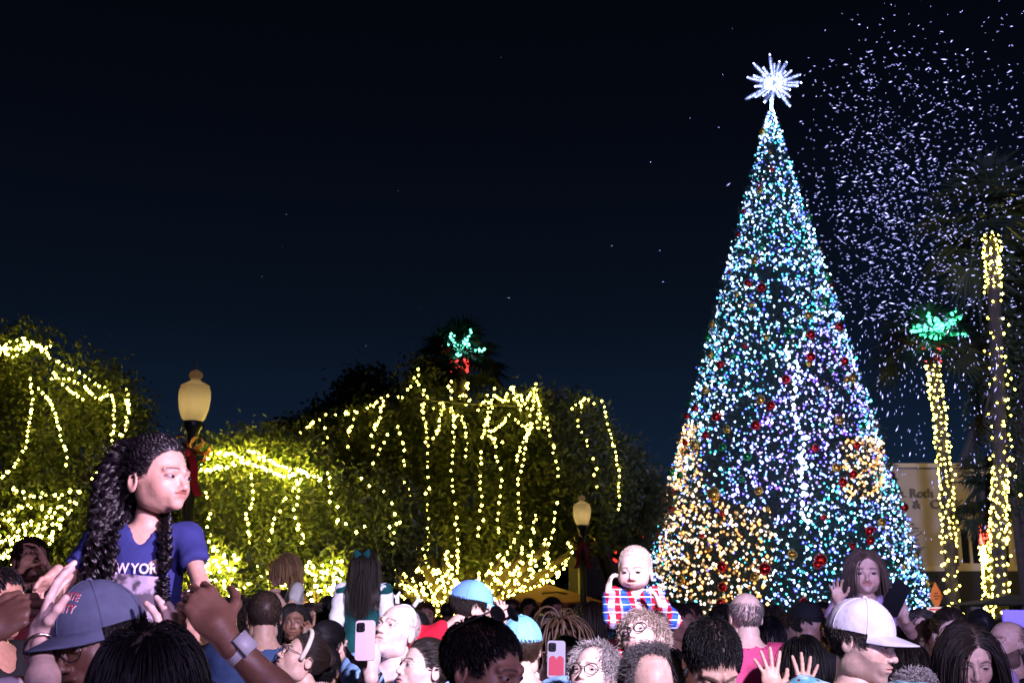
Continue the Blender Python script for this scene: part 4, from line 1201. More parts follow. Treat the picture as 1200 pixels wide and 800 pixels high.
YE = 24.0
oE, pE, rE = palm('slender leaning palm right of the Christmas tree with green lit fronds', [at(1115, 720, YE), at(1113, 640, YE), at(1108, 560, YE), at(1100, 480, YE), at(1091, 408, YE)], (.118, .105), 1.35, 46, rng, elo=-5)
light_string('warm white lights wound round the trunk of the leaning palm', wrap(pE, rE, 0, 56, 44), .125, .0205, 'lights wound round the palm trunks', WARMFAR, jit=.5)
light_string('red lights wound round the neck of the leaning palm', wrap(pE, [q * 1.25 for q in rE], 57, 60, 6), .10, .026, 'red collars of lights on the palms', TINT, np.array((1.6, .06, .05)), jit=.4)


def frondlights(label, c, Rr, n, rng, colr, r_=.026, grp='green lights in the palm crowns', gp=.13, m=None):
    path = []; c = Vector(c) + Vector((0, -.30 * Rr, .05))
    for i in range(n):
        a = 2 * math.pi * i / n + rng.uniform(-.2, .2); e_ = R(rng.uniform(5, 55)); L = Rr * rng.uniform(.55, .95)
        d = Vector((math.cos(a) * math.cos(e_), math.sin(a) * math.cos(e_), math.sin(e_)))
        path += [c, c + d * L * .5, c + d * L + Vector((0, 0, -.1 * L)), c + d * L * .5 + Vector((.02, 0, 0))]
    return light_string(label, path, gp, r_, grp, m or TINT, colr, jit=.8)
GREEN = np.array((.10, 1.5, .62))
frondlights('green lights spread over the fronds of the leaning palm', pE[-1] + Vector((0, 0, .12)), .95, 16, rng, GREEN, .032, gp=.09)

YF = 20.0
oF, pF, rF = palm('tallest palm at the right with white lights halfway up its trunk', [at(1170, 730, YF), at(1170, 640, YF), at(1172, 540, YF), at(1168, 400, YF), at(1160, 258, YF)], (.118, .100), 1.5, 44, rng, elo=-35)
fI = lambda py: int(np.argmin([abs(p.z - at(1168, py, YF).z) for p in pF]))
light_string('warm white lights round the top of the tallest palm', wrap(pF, rF, fI(345), fI(268), 14), .11, .019, 'lights wound round the palm trunks', WARMFAR, jit=.5)
light_string('sparse faint lights round the middle of the tallest palm', wrap(pF, rF, fI(540), fI(350), 11), .15, .018, 'lights wound round the palm trunks', WARMFAR, np.array((.6, .45, .04)), jit=.9)
light_string('warm white lights round the lower trunk of the tallest palm', wrap(pF, rF, fI(728), fI(545), 26), .12, .019, 'lights wound round the palm trunks', WARMFAR, jit=.5)
light_string('warm lights hanging in a long line beside the tallest palm', [at(x, y, YF - .3) for x, y in [(1176, 385), (1180, 420), (1183, 450), (1179, 480), (1183, 520), (1186, 560), (1188, 575), (1200, 590), (1222, 610)]], .17, .022, 'loose strings by the tallest palm', WARMFAR, jit=.8)

YG = 22.5
oG, pG, rG = palm('short palm in front of the office building with drooping dark fronds', [at(1161, 722, YG), at(1161, 660, YG), at(1158, 600, YG), at(1150, 575, YG)], (.12, .11), .78, 36, rng, elo=-75)
gI = lambda py: int(np.argmin([abs(p.z - at(1160, py, YG).z) for p in pG]))
light_string('red lights round the trunk of the short palm by the windows', wrap(pG, [q * 1.1 for q in rG], gI(636), gI(615), 8), .06, .022, 'red collars of lights on the palms', TINT, np.array((1.8, .12, .07)), jit=.6)
light_string('closely wound warm lights on the trunk of the short palm', wrap(pG, rG, gI(725), gI(638), 26), .08, .020, 'lights wound round the palm trunks', WARMFAR, jit=.8)

YD = 36.0
oD, pD, rD = palm('far palm rising behind the huge dark tree with a round black crown', [at(538, 720, YD), at(538, 560, YD), at(538, 480, YD), at(539, 424, YD)], (.20, .19), 1.6, 80, rng, elo=-25)
light_string('red lights round the neck of the far palm above the huge tree', wrap(pD, [q * 1.1 for q in rD], 56, 60, 5), .16, .042, 'red collars of lights on the palms', TINT, np.array((1.6, .06, .05)), jit=.3)
frondlights('green lights in the crown of the far palm', pD[-1] + Vector((0, 0, .12)), 1.15, 9, rng, np.array((.25, 1.5, 1.0)), .036, gp=.12)
dI = lambda py: int(np.argmin([abs(p.z - at(538, py, YD).z) for p in pD]))
light_string('warm lights round the trunk of the far palm where it leaves the huge tree', wrap(pD, rD, dI(500), dI(452), 6), .28, .036, 'lights wound round the palm trunks', WARMFAR, jit=1.1)

# dead frond hanging from the black tree
g = Geo(); a0 = at(1160, 462, 28); a1 = at(1128, 545, 28)
g.tube([a0, a0.lerp(a1, .5) + Vector((.1, 0, 0)), a1], [.05, .03, .01], 5)
for k in range(26):
    t = .15 + .8 * k / 26; p = a0.lerp(a1, t); s_ = 1 if k % 2 else -1
    g.add([list(p), list(p + Vector((s_ * .32, 0, -.30))), list(p + Vector((s_ * .05, .02, -.12)))], [(0, 1, 2)])
tag(g.build('dead_palm_frond', [mat('dry_frond', (.06, .045, .03), .9)], None, a0, smooth=False), 'long dry frond dangling against the sky above the office roof', 'palm frond')

g = Geo(); g.tube([at(x, y, 21.0) for x, y in [(485, 466), (515, 470), (545, 473), (575, 474), (604, 476)]], .016, 5)
tag(g.build('cable', [mat('pale_cable', (.35, .33, .28), .5)]), 'thin pale cable stretched level across the top of the huge tree', 'cable')

# -------- the giant Christmas tree
YX = 31.0
tip = at(907, 128, YX); XX = tip.x - .08; ZT = tip.z; SL = .270; Z0 = 1.0
xroot = empty('christmas_tree', (XX, YX, 0), 'giant cone-shaped Christmas tree covered in cold white lights', 'Christmas tree')
NEED = mat('fir_needle', (.008, .028, .015), .5, attr=True, spec=.3)
g = Geo(); g.lathe([(.05, ZT - .5), ((ZT - Z0) * SL * .80, Z0 + .1), ((ZT - Z0) * SL * .75, Z0)], c=(XX, YX, 0), sides=48)
g.build('blocking_cone', mat('dark_inner_cone', (.003, .008, .004), .95, noise=.5, nscale=8, bump=1.0), xroot, xroot.location)
n = 10500; u = rng.uniform(0, 1, n); z = ZT - (ZT - Z0) * np.sqrt(u) ; rr_ = (ZT - z) * SL
a = rng.uniform(0, 2 * math.pi, n); tier = .07 * np.sin(z * 9 + np.sin(a * 5) * .8)
rad = rr_ * rng.uniform(.86, 1.0, n) + tier * np.clip(rr_, 0, 1); rad = rad * np.where(rng.uniform(0, 1, n) < .14, rng.uniform(1.0, 1.13, n), 1.0)
P0 = np.stack([XX + np.cos(a) * rad, YX + np.sin(a) * rad, z], 1); D0 = np.stack([np.cos(a), np.sin(a), rng.uniform(-.25, .45, n)], 1) + rng.normal(size=(n, 3)) * .25
D0 /= np.linalg.norm(D0, axis=1)[:, None]; Ln = .26
VV = []; nn_ = 9
for k in range(nn_):
    t = (k + .5) / nn_; s_ = np.cross(D0, rng.normal(size=(n, 3))); s_ /= np.linalg.norm(s_, axis=1)[:, None]
    b0 = P0 + D0 * Ln * (t - .6); tipn = b0 + D0 * .09 + s_ * .105 * (1.1 - t * .5); wd = np.cross(D0, s_) * .013
    VV.append(np.stack([b0 - wd, b0 + wd, tipn], 1))
V = np.stack(VV, 1).reshape(-1, 3); cc = np.repeat(rng.uniform(.6, 1.5, n), nn_ * 3)[:, None] * np.ones(3)
g = Geo(); g.add(V, np.arange(len(V)).reshape(-1, 3), 0, cc); g.build('crown', NEED, xroot, xroot.location, smooth=False)
g = Geo(); g.tube([(XX, YX, 0), (XX, YX, ZT - 1)], [.30, .06], 14); g.build('trunk', BARK, xroot, xroot.location)
g = Geo(); g.lathe([(2.6, 0), (2.6, .9), (2.5, .96), (0, .98)], c=(XX, YX, 0), sides=40); g.build('stand', mat('stand_red', (.25, .02, .02), .6), xroot, xroot.location)


def proj(P):
    x, y, z = P[:, 0], P[:, 1], P[:, 2] - CZ; dpt = y * CP + z * SP
    return 600 + F * x / dpt, 400 - F * (z * CP - y * SP) / dpt

# helical garlands of cold white bulbs; the warm ones fill patches of their own
NS = 34; nb_tot = 17000; zlist = ZT - .15 - (ZT - Z0 - .4) * np.linspace(.0, 1, nb_tot) ** .56
cool = np.array([(.50, .80, 1.1), (.34, .62, 1.1), (.06, .50, .70), (.10, .12, 1.2), (.8, .9, 1.05), (.20, .36, 1.2), (.03, .38, .42)])
warmc = np.array([(1.0, .48, .16), (1.0, .66, .38), (1.0, .82, .68), (.9, .36, .08)]); mixz = rng.uniform(0, 1, nb_tot) < .80
turn = nb_tot / NS
ai = rng.uniform(0, 2 * math.pi, nb_tot)
th_all = np.arange(nb_tot) / turn * 2 * math.pi; th_all[:2200] *= 9.37; rng_k = rng.uniform(0, 1, nb_tot)
zj = np.minimum(zlist + rng.normal(size=nb_tot) * np.clip((ZT - zlist) * .05, .02, .13), ZT - .1); rj = (ZT - zj) * SL * rng.uniform(.93, 1.0, nb_tot) + .03
PX = np.stack([XX + np.cos(th_all) * rj, YX + np.sin(th_all) * rj, zj], 1) + rng.normal(size=(nb_tot, 3)) * .05
px_, py_ = proj(PX); nzv = nse(PX, 1.1, 9) * 18
frontm = PX[:, 1] < YX + .6
zone = frontm & mixz & (((px_ > 792 + nzv) & (px_ < 918 + nzv) & (py_ > 590 + nzv)) | ((px_ < 836 + nzv) & (py_ > 498) & (py_ < 592 + nzv)) | ((px_ > 1006 + nzv * .6) & (px_ < 1048) & (py_ > 514 + nzv * .5) & (py_ < 584 + nzv * .5)))
dark = nse(PX, 2.4, 12) < -.28
keepb = (~dark | (rng.uniform(0, 1, nb_tot) < .35)) & (rng_k < .42 + .62 * np.abs(np.sin(th_all)))
ordw = ['topmost', 'second', 'third', 'fourth', 'fifth', 'sixth', 'seventh', 'eighth', 'ninth', 'tenth', 'eleventh', 'twelfth', 'thirteenth', 'fourteenth', 'fifteenth', 'sixteenth', 'seventeenth', 'eighteenth', 'nineteenth', 'twentieth'] + ['twenty-' + w for w in ['first', 'second', 'third', 'fourth', 'fifth', 'sixth', 'seventh', 'eighth', 'ninth']] + ['thirtieth'] + ['thirty-' + w for w in ['first', 'second', 'third', 'fourth']]
for k in range(NS):
    s_ = slice(int(k * turn), int((k + 1) * turn)); m = keepb[s_] & ~zone[s_]
    Pk = PX[s_]; g = Geo(); g.tube(Pk[::3] * np.array((1, 1, 1)), .006, 3, 1)
    nm_ = m.sum(); ci = rng.choice(len(cool), nm_, p=[.2, .18, .16, .14, .11, .12, .09]); col = cool[ci] * rng.uniform(.12, 1.25, (nm_, 1))
    viol = (nse(Pk[m], .55, 31) > .25)[:, None]; col = np.where(viol, col * np.array((.72, .62, 1.15)) + np.array((.06, 0, 0)), col)
    size = rng.choice([.013, .018, .025, .036], nm_, p=[.32, .36, .23, .09]) * (1.0 if k > 3 else .9)
    g.octs(Pk[m], size, 0, col)
    o = g.build('light_garland', [COOL, WIRE], None, Vector(Pk[0]), smooth=False)
    tag(o, f'garland of cold white lights circling the Christmas tree, {ordw[k]} from the top', 'string lights', 'garlands of cold lights round the Christmas tree')
for lb_, sel in (('warm amber lights in a wide patch low on the front of the Christmas tree', zone & (py_ > 582 + nzv) & (px_ < 960)), ('warm amber lights in a small patch at the left edge of the Christmas tree', zone & (py_ <= 582 + nzv) & (px_ < 880)), ('warm amber lights in a small patch at the right edge of the Christmas tree', zone & (px_ > 960))):
    Pk = PX[sel]; nm_ = len(Pk); g = Geo()
    if nm_ > 3:
        Pk = Pk[np.lexsort((Pk[:, 0], np.round(Pk[:, 2] / .5)))]
        g.octs(Pk, rng.choice([.020, .028, .038], nm_), 0, warmc[rng.integers(0, 4, nm_)] * rng.uniform(.06, .62, (nm_, 1)))
        for q in range(0, nm_ - 1, 1):
            if np.linalg.norm(Pk[q + 1] - Pk[q]) < .6: g.tube([Pk[q], Pk[q + 1]], .006, 3, 1, cap=False)
        tag(g.build('light_garland', [COOL, WIRE], None, Vector(Pk[0]), smooth=False), lb_, 'string lights', 'patches of warm lights on the Christmas tree')
# a brighter vertical run of bulbs just right of the middle
Pv = []
for py in np.linspace(400, 620, 46):
    zz = at(930, py, YX - 3).z; rv = (ZT - zz) * SL + .07; xx = XX + rng.normal() * .10 - .12; Pv.append((xx, YX - math.sqrt(max(rv ** 2 - (xx - XX) ** 2, .01)), zz))
light_string('bright string of white lights running straight down the front of the Christmas tree', Pv, .11, .040, 'vertical lights on the Christmas tree', COOL, np.array((.5, .66, .9)), jit=1.0)

# ornaments
balls = []; gg = [(.45, .012, .012), (.55, .32, .05), (.02, .22, .05)]
names = ['red', 'gold', 'green']; mats_o = [mat('ornament_' + names[i], gg[i], .18, metal=.75) for i in range(3)]
proto = []
for i in range(3):
    r_ = .115; th = np.linspace(0, math.pi, 12)
    g = Geo(); g.lathe(np.stack([np.sin(th) * r_, -np.cos(th) * r_], 1), sides=16); o = g.build('ornament', [mats_o[i]], None, Vector((0, 0, 0)))
    g = Geo(); g.lathe([(0, .15), (.028, .14), (.03, r_ - .004), (.034, r_ - .010)], sides=10); cpo = g.build('cap', [mat('ornament_cap', (.5, .4, .15), .3, metal=1)], o)
    tag(o, 'ball', 'ornament', f'{names[i]} balls on the Christmas tree'); proto.append((o, cpo))
used = [False] * 3
for q in range(115):
    zq = ZT - (ZT - Z0 - .8) * math.sqrt((q + .5 + rng.uniform(-.3, .3)) / 115); aq = -math.pi / 2 + rng.uniform(-1.65, 1.65); rq = (ZT - zq) * SL + .06
    i = int(rng.choice(3, p=[.42, .34, .24])); o, cpo = proto[i]
    if used[i]:
        o = o.copy(); COL.objects.link(o); c2 = cpo.copy(); COL.objects.link(c2); c2.parent = o
    used[i] = True
    o.location = (XX + math.cos(aq) * rq, YX + math.sin(aq) * rq, zq); s_ = rng.uniform(.55, 1.1); o.scale = (s_, s_, s_)
for (x, y, i, s_) in ((852, 582, 1, 1.5), (1042, 678, 1, 1.6), (994, 547, 1, 1.0), (903, 470, 1, 1.0), (960, 418, 0, 1.1), (898, 500, 0, 1.1), (980, 656, 0, 1.3), (915, 668, 0, 1.3)):
    o = proto[i][0].copy(); COL.objects.link(o); c2 = proto[i][1].copy(); COL.objects.link(c2); c2.parent = o
    dz = at(x, y, YX - 2.5).z; rq = (ZT - dz) * SL; p = at(x, y, YX - rq * .9); xx = p.x - XX; yy = YX - math.sqrt(max(rq * rq - xx * xx, .04)) - .12; o.location = at(x, y, yy); o.scale = (s_,) * 3

for o in [o for o in SC.objects if o.get('category') == 'ornament']:
    zf = (o.location.z - Z0) / (ZT - Z0); xf_ = (o.location.x - XX) / max((ZT - o.location.z) * SL, .1); nmn = o['group'].split()[0]
    hb_ = 'near the tip' if zf > .75 else 'in the upper half' if zf > .5 else 'in the lower half' if zf > .22 else 'close to the bottom'
    sb_ = 'on the left flank' if xf_ < -.6 else 'left of the middle' if xf_ < -.15 else 'in the middle' if xf_ < .15 else 'right of the middle' if xf_ < .6 else 'on the right flank'
    o['label'] = f"{'small' if o.scale[0] < .87 else 'large' if o.scale[0] > 1.12 else 'medium'} shiny {nmn} ball {hb_} of the Christmas tree, {sb_}"
# bulbs crowded round the very tip
Pt = []
for q in range(90):
    zq = ZT - .05 - 1.0 * (q / 90) ** .8; rq = (ZT - zq) * SL + .05; aq = q * 2.4; Pt.append((XX + math.cos(aq) * rq, YX + math.sin(aq) * rq, zq))
g = Geo(); g.octs(Pt, .026, 0, cool[rng.integers(0, 5, 90)] * rng.uniform(.3, 1.1, (90, 1))); g.tube(Pt[::6], .006, 3, 1)
tag(g.build('light_garland', [COOL, WIRE], None, Vector(Pt[0]), smooth=False), 'little knot of white lights just under the starburst of the Christmas tree', 'string lights', 'garlands of cold lights round the Christmas tree')
Ps = [(XX + .02 * math.cos(q * 2.2), YX + .05 * math.sin(q * 2.2) - .06, ZT - .05 + .36 * q / 24) for q in range(24)]
g = Geo(); g.octs(Ps, .024, 0, cool[rng.integers(0, 2, 24)]); g.tube(Ps[::4], .012, 5, 1)
tag(g.build('light_garland', [COOL, WIRE], None, Vector(Ps[0]), smooth=False), 'short upright string of white lights joining the starburst to the tip of the Christmas tree', 'string lights', 'garlands of cold lights round the Christmas tree')
# the whole tree leans a little
LEAN = Matrix.Translation((XX, YX, ZT)) @ Matrix.Rotation(R(1.6), 4, 'Y') @ Matrix.Translation((-XX, -YX, -ZT))
for o in [o for o in SC.objects if o.parent is None and (o is xroot or o.get('category') == 'ornament' or o.name.startswith('light_garland') or o.get('group') == 'vertical lights on the Christmas tree')]:
    lc, ro, sc0 = o.location.copy(), o.rotation_euler.copy(), o.scale.copy(); o.location = LEAN @ lc; o.rotation_euler = (0, R(1.6), 0)
# star of glittering rods
st = empty('tree_star', at(907, 99, YX), 'large sparkling white starburst on the tip of the Christmas tree', 'tree topper'); sc_ = st.location.copy()
STAR = bulb_mat('star_light', 9.0); STARB = mat('clear_acrylic', (.7, .78, .95), .15, trans=.3)
g = Geo(); th = np.linspace(0, math.pi, 9); g.lathe(np.stack([np.sin(th) * .14, -np.cos(th) * .14], 1), c=sc_, sides=14); g.build('hub', STARB, st, sc_)
rays = [(98, 1.0), (75, .8), (60, .92), (118, .72), (135, 1.0), (150, .75), (168, .95), (192, .72), (205, 1.08), (215, .8), (242, .85), (262, .6), (285, .55), (302, .95), (320, .7), (352, .8), (5, .95), (20, .98), (38, .8), (88, .7), (48, .6), (180, .55), (228, .6), (335, .55)]
for k, (ad, ln) in enumerate(rays):
    L = .86 * ln; a = R(ad); yw = rng.uniform(-.22, .22); d = Vector((math.cos(a) * math.cos(yw), math.sin(yw), math.sin(a) * math.cos(yw)))
    L = L / max(math.cos(yw), .6) * .95; s_ = Vector((-math.sin(a), 0, math.cos(a))); w_ = .045
    g = Geo(); g.tube([sc_ + d * .08, sc_ + d * L * .55, sc_ + d * L * .9, sc_ + d * L], [.02, .06, .05, .006], 6, 0)
    Pb = []
    for q in range(60):
        t = rng.uniform(.12, 1.0); Pb.append(sc_ + d * L * t + Vector(rng.normal(size=3)) * .022 * (1.25 - t))
    g.octs(Pb, rng.uniform(.012, .026, 60), 1, np.array([(.62, .72, 1.3)]) * rng.uniform(.2, 1.5, (60, 1)))
    g.build('ray', [STARB, STAR], st, sc_, smooth=False)

# -------- lamp posts
IRON = mat('dark_green_iron', (.010, .016, .013), .4, metal=.3)
RIB = mat('red_ribbon', (.42, .010, .012), .55, bump=.3, nscale=12)
GLOBE = mat('frosted_globe', (.55, .46, .26), .4, noise=.15, nscale=8)
_gn, _gl = GLOBE.node_tree.nodes, GLOBE.node_tree.links; _tr = _gn.new('ShaderNodeBsdfTranslucent'); _tr.inputs[0].default_value = (.80, .66, .36, 1); _mx = _gn.new('ShaderNodeMixShader'); _mx.inputs[0].default_value = .6
_gl.new(_gn['Principled BSDF'].outputs[0], _mx.inputs[1]); _gl.new(_tr.outputs[0], _mx.inputs[2]); _gl.new(_mx.outputs[0], _gn['Material Output'].inputs[0])
GARL = mat('garland_needle', (.015, .06, .02), .6, attr=True)


def lamp_post(label, px, py, Y, wpx):
    c = at(px, py, Y); s = wpx / F * Y / .42
    o = empty('street_lamp', (c.x, Y, 0), label, 'street lamp', 'globe lamp posts dressed with red bows'); loc = o.location
    x, z0 = c.x, c.z - .02
    prof = [(.105, -.30), (.15, -.24), (.19, -.12), (.208, .02), (.205, .12), (.185, .175), (.19, .19), (.165, .205), (.10, .24), (.065, .265), (.06, .285), (.085, .31), (.092, .34), (.075, .375), (.03, .40), (0, .41)]
    g = Geo(); g.lathe([(a * s, b * s) for a, b in prof], c=(x, Y, z0), sides=28); g.build('globe', GLOBE, o, loc); point('street_lamp_bulb', (x, Y, z0 - .06 * s), 1.3 * s * s, (1.0, .84, .55), .05 * s)
    g = Geo(); g.lathe([(.03 * s, .404 * s), (.012 * s, .43 * s), (.006 * s, .50 * s), (0, .53 * s)], c=(x, Y, z0), sides=8)
    g.build('finial', mat('dull_brass', (.25, .17, .06), .5, metal=.6), o, loc)
    g = Geo(); g.lathe([(.115 * s, -.27 * s), (.13 * s, -.31 * s), (.12 * s, -.36 * s), (.075 * s, -.44 * s), (.062 * s, -.60 * s), (.055 * s, -.9 * s)], c=(x, Y, z0), sides=20)
    for sx in (-1, 1): g.tube([(x + sx * .13 * s, Y, z0 - .32 * s), (x + sx * .17 * s, Y, z0 - .40 * s), (x + sx * .15 * s, Y, z0 - .50 * s), (x + sx * .10 * s, Y, z0 - .46 * s)], .014 * s, 6)
    g.build('socket', IRON, o, loc)
    g = Geo(); g.lathe([(.19 * s, 0), (.19 * s, .12), (.14 * s, .2), (.13 * s, .7), (.09 * s, .85), (.075 * s, 1.0), (.058 * s, z0 - .88 * s)], c=(x, Y, 0), sides=20)
    for k in range(10):
        a = k / 10 * 2 * math.pi; g.tube([(x + math.cos(a) * .078 * s, Y + math.sin(a) * .078 * s, 1.0), (x + math.cos(a) * .060 * s, Y + math.sin(a) * .060 * s, z0 - .9 * s)], .010, 4)
    g.build('post', IRON, o, loc)
    # bow: loops, knot and tails
    b = Geo(); cy = Y - .14 * s; cz = z0 - .72 * s

    def ribbon(pts, w):
        V = []; n = len(pts)
        for i, p in enumerate(pts):
            t = Vector(pts[min(i + 1, n - 1)]) - Vector(pts[max(i - 1, 0)]); nrm = Vector((t.z, 0, -t.x)).normalized() if abs(t.x) + abs(t.z) > 1e-5 else Vector((1, 0, 0))
            V += [Vector(p) + Vector((0, -w / 2, 0)) + nrm * .004, Vector(p) + Vector((0, w / 2, 0)) + nrm * .004]
        b.add([list(v) for v in V], [(2 * i, 2 * i + 1, 2 * i + 3, 2 * i + 2) for i in range(n - 1)])
    for sx in (-1, 1):
        for (aa, ln, wd) in ((18, .30, .15), (52, .26, .13), (-14, .24, .13)):
            pts = []
            for k in range(13):
                t = k / 12; ra = R(aa); lx = math.sin(t * math.pi) * ln * s; lz = math.sin(t * 2 * math.pi) * .075 * s
                pts.append((x + sx * (lx * math.cos(ra) - lz * math.sin(ra)), cy, cz + lx * math.sin(ra) + lz * math.cos(ra)))
            ribbon(pts, wd * s)
        pts = [(x + sx * (.02 + .15 * t + .03 * math.sin(6 * t)) * s, cy - .02 * math.sin(5 * t), cz - .55 * t * s) for t in np.linspace(0, 1, 9)]
        V = []; 
        for i, p in enumerate(pts): V += [(p[0] - .05 * s, p[1], p[2]), (p[0] + .05 * s, p[1] - .01, p[2])]
        b.add(V, [(2 * i, 2 * i + 1, 2 * i + 3, 2 * i + 2) for i in range(8)])
    th = np.linspace(0, math.pi, 8); b.lathe(np.stack([np.sin(th) * .055 * s, -np.cos(th) * .055 * s], 1), c=(x, cy - .04 * s, cz), sides=10)
    b.build('bow', RIB, o, loc)
    # fir garland twisted round the post top
    n = 700; t = rng.uniform(0, 1, n); a = t * 14; P = np.stack([x + np.cos(a) * .13 * s, Y + np.sin(a) * .13 * s, z0 - (.46 + .75 * t) * s], 1) + rng.normal(size=(n, 3)) * .03 * s
    V, Fc, C = leaves(P, .055 * s, rng, (.6, 1.6), .16); g = Geo(); g.add(V, Fc, 0, C); g.build('fir_garland', GARL, o, loc, smooth=False)
    return o
lamp_post('tall iron street lamp with a pale globe beside the girl in the blue shirt', 228, 466, 9.6, 38)
lamp_post('distant iron street lamp with a pale globe and red bow behind the plaid toddler', 682, 599, 18.0, 21)

# -------- office building at the right
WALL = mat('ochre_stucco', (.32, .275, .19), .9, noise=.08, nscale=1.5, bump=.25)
TRIM = mat('cream_trim', (.42, .36, .22), .8, noise=.06); GLASSD = mat('dark_window', (.01, .012, .012), .08); INKM = mat('dark_letter', (.012, .012, .014), .5)
YH = 40.0
bl_ = at(1030, 548, YH); br_ = at(1260, 541, YH); zt = bl_.z; zaw = at(1120, 668, YH).z
x0, x1 = at(1010, 650, YH).x, 27.0
xc = at(1172, 650, YH).x
ob = empty('office_building', ((x0 + x1) / 2, YH, 0), 'two-storey ochre office building with dark lettering behind the lit palms', 'building'); lo_ = ob.location
g = Geo(); g.box(((x0 + xc) / 2 + .6, YH + 5, (zt + zaw) / 2), (xc - x0 + 1.2 + 1.2, 10, zt - zaw)); g.box(((x0 + xc) / 2 + .6, YH + 6.2, zaw / 2 - .002), (xc - x0 + 2.4, 8, zaw - .01)); g.build('wall', WALL, ob, lo_, smooth=False)
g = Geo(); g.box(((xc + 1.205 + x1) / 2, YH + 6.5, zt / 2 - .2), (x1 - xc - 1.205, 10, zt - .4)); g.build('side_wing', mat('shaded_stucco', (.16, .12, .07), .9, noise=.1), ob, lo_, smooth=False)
g = Geo(); g.box(((x0 + xc) / 2 + .6, YH - .06, zt + .06), (xc - x0 + 2.5, .30, .14)); g.box(((x0 + xc) / 2 + .6, YH - .06, zaw + .05), (xc - x0 + 2.5, .34, .16)); g.build('cornice', TRIM, ob, lo_, smooth=False)
g = Geo(); g.box(((x0 + xc) / 2 + .6, YH - 1.0, zaw - .62), (xc - x0 + 2.4, 2.4, 1.0)); g.build('awning', mat('black_awning', (.012, .012, .012), .9), ob, lo_, smooth=False)
for (xa, xb) in ((1119, 1153), (1153, 1187), (1046, 1068), (1010, 1040)):
    a_ = at(xa, 618, YH); b_ = at(xb, 662, YH); cx, cz, w_, h_ = (a_.x + b_.x) / 2, (a_.z + b_.z) / 2, b_.x - a_.x - .14, a_.z - b_.z
    g = Geo(); fw = .12
    for dx in (-1, 0, 1): g.box((cx + dx * w_ / 2, YH - .05, cz), (fw if dx else .09, .12, h_ + .12))
    for dz in (-1, 1): g.box((cx, YH - .055, cz + dz * h_ / 2), (w_ - fw, .12, fw))
    wf = g.build('window', TRIM, ob, lo_, smooth=False); g = Geo(); g.box((cx, YH - .01, cz), (w_, .04, h_)); g.build('pane', GLASSD, wf, lo_, smooth=False)
    g = Geo(); g.box((cx, YH - .14, cz - h_ / 2 - .14), (w_ + .3, .2, .08)); g.build('sill', TRIM, wf, lo_, smooth=False)


def wall_text(s, px, py, Y, hpx, name, m, parent, loc, bold=.0, serif=True, ex=.02):
    c = at(px, py, Y); size = hpx / F * Y * 1.35
    V, Fc = text_mesh(s, size, bold, ex)
    W = np.stack([c.x + V[:, 0], Y - V[:, 2], c.z + V[:, 1]], 1); g = Geo(); g.add(W, Fc); return g.build(name, m, parent, loc, smooth=False)
for s_, px, py in (('Brian', 1044, 578), ('Roth', 1080, 578), ('a', 1057, 591), ('&', 1074, 591), ('Co.', 1101, 591), ('K', 1125, 591)):
    wall_text(s_, px, py, YH - .03, 10.5, 'lettering', INKM, ob, lo_, .012)

# ground-floor shop front under the awning, street signs
g = Geo()
for xx in (1076, 1098, 1128, 1150, 1180): p = at(xx, 700, YH + .9); g.box((p.x, YH + 1.85, zaw / 2), (.16, .3, zaw - 1.0))
g.build('shopfront_post', TRIM, ob, lo_, smooth=False)
c = at(1097, 698, 27); o = empty('road_sign', (c.x, 27, 0), 'orange diamond work sign standing left of the leaning palm', 'road sign')
h = .31; g = Geo(); V = [(c.x, 27, c.z + h), (c.x + .15, 27, c.z), (c.x, 27, c.z - h), (c.x - .15, 27, c.z)]; V2 = [(a, b + .02, d) for a, b, d in V]
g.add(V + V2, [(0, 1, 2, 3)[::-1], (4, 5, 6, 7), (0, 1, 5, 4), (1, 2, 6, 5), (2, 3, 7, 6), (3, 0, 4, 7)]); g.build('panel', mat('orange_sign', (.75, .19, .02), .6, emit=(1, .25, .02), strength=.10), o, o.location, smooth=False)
g = Geo(); g.tube([(c.x, 27.04, 0), (c.x, 27.04, c.z + h)], .03, 8); g.build('pole', IRON, o, o.location)
for dz in (.06, 0, -.06):
    g = Geo(); g.box((c.x, 26.985, c.z + dz), (.12 - abs(dz) * .6, .01, .022)); g.build('lettering', mat('sign_black', (.05, .02, .01), .6), o, o.location, smooth=False)
c = at(1096, 720, 26); o = empty('yield_sign', (c.x, 26, 0), 'small white triangular sign under the orange diamond sign', 'road sign')
g = Geo(); V = [(c.x - .17, 26, c.z + .16), (c.x + .17, 26, c.z + .16), (c.x, 26, c.z - .2)]; V2 = [(a, b + .02, d) for a, b, d in V]; g.add(V + V2, [(0, 2, 1), (3, 4, 5), (0, 1, 4, 3), (1, 2, 5, 4), (2, 0, 3, 5)])
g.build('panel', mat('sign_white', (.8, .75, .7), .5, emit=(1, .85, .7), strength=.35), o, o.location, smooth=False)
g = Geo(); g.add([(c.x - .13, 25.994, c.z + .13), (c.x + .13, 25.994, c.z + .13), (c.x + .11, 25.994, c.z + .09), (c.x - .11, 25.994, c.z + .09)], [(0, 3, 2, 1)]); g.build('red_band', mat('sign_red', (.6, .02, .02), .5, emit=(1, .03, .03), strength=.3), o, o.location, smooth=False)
g = Geo(); g.tube([(c.x, 26.04, 0), (c.x, 26.04, c.z + .1)], .03, 8); g.build('pole', IRON, o, o.location)
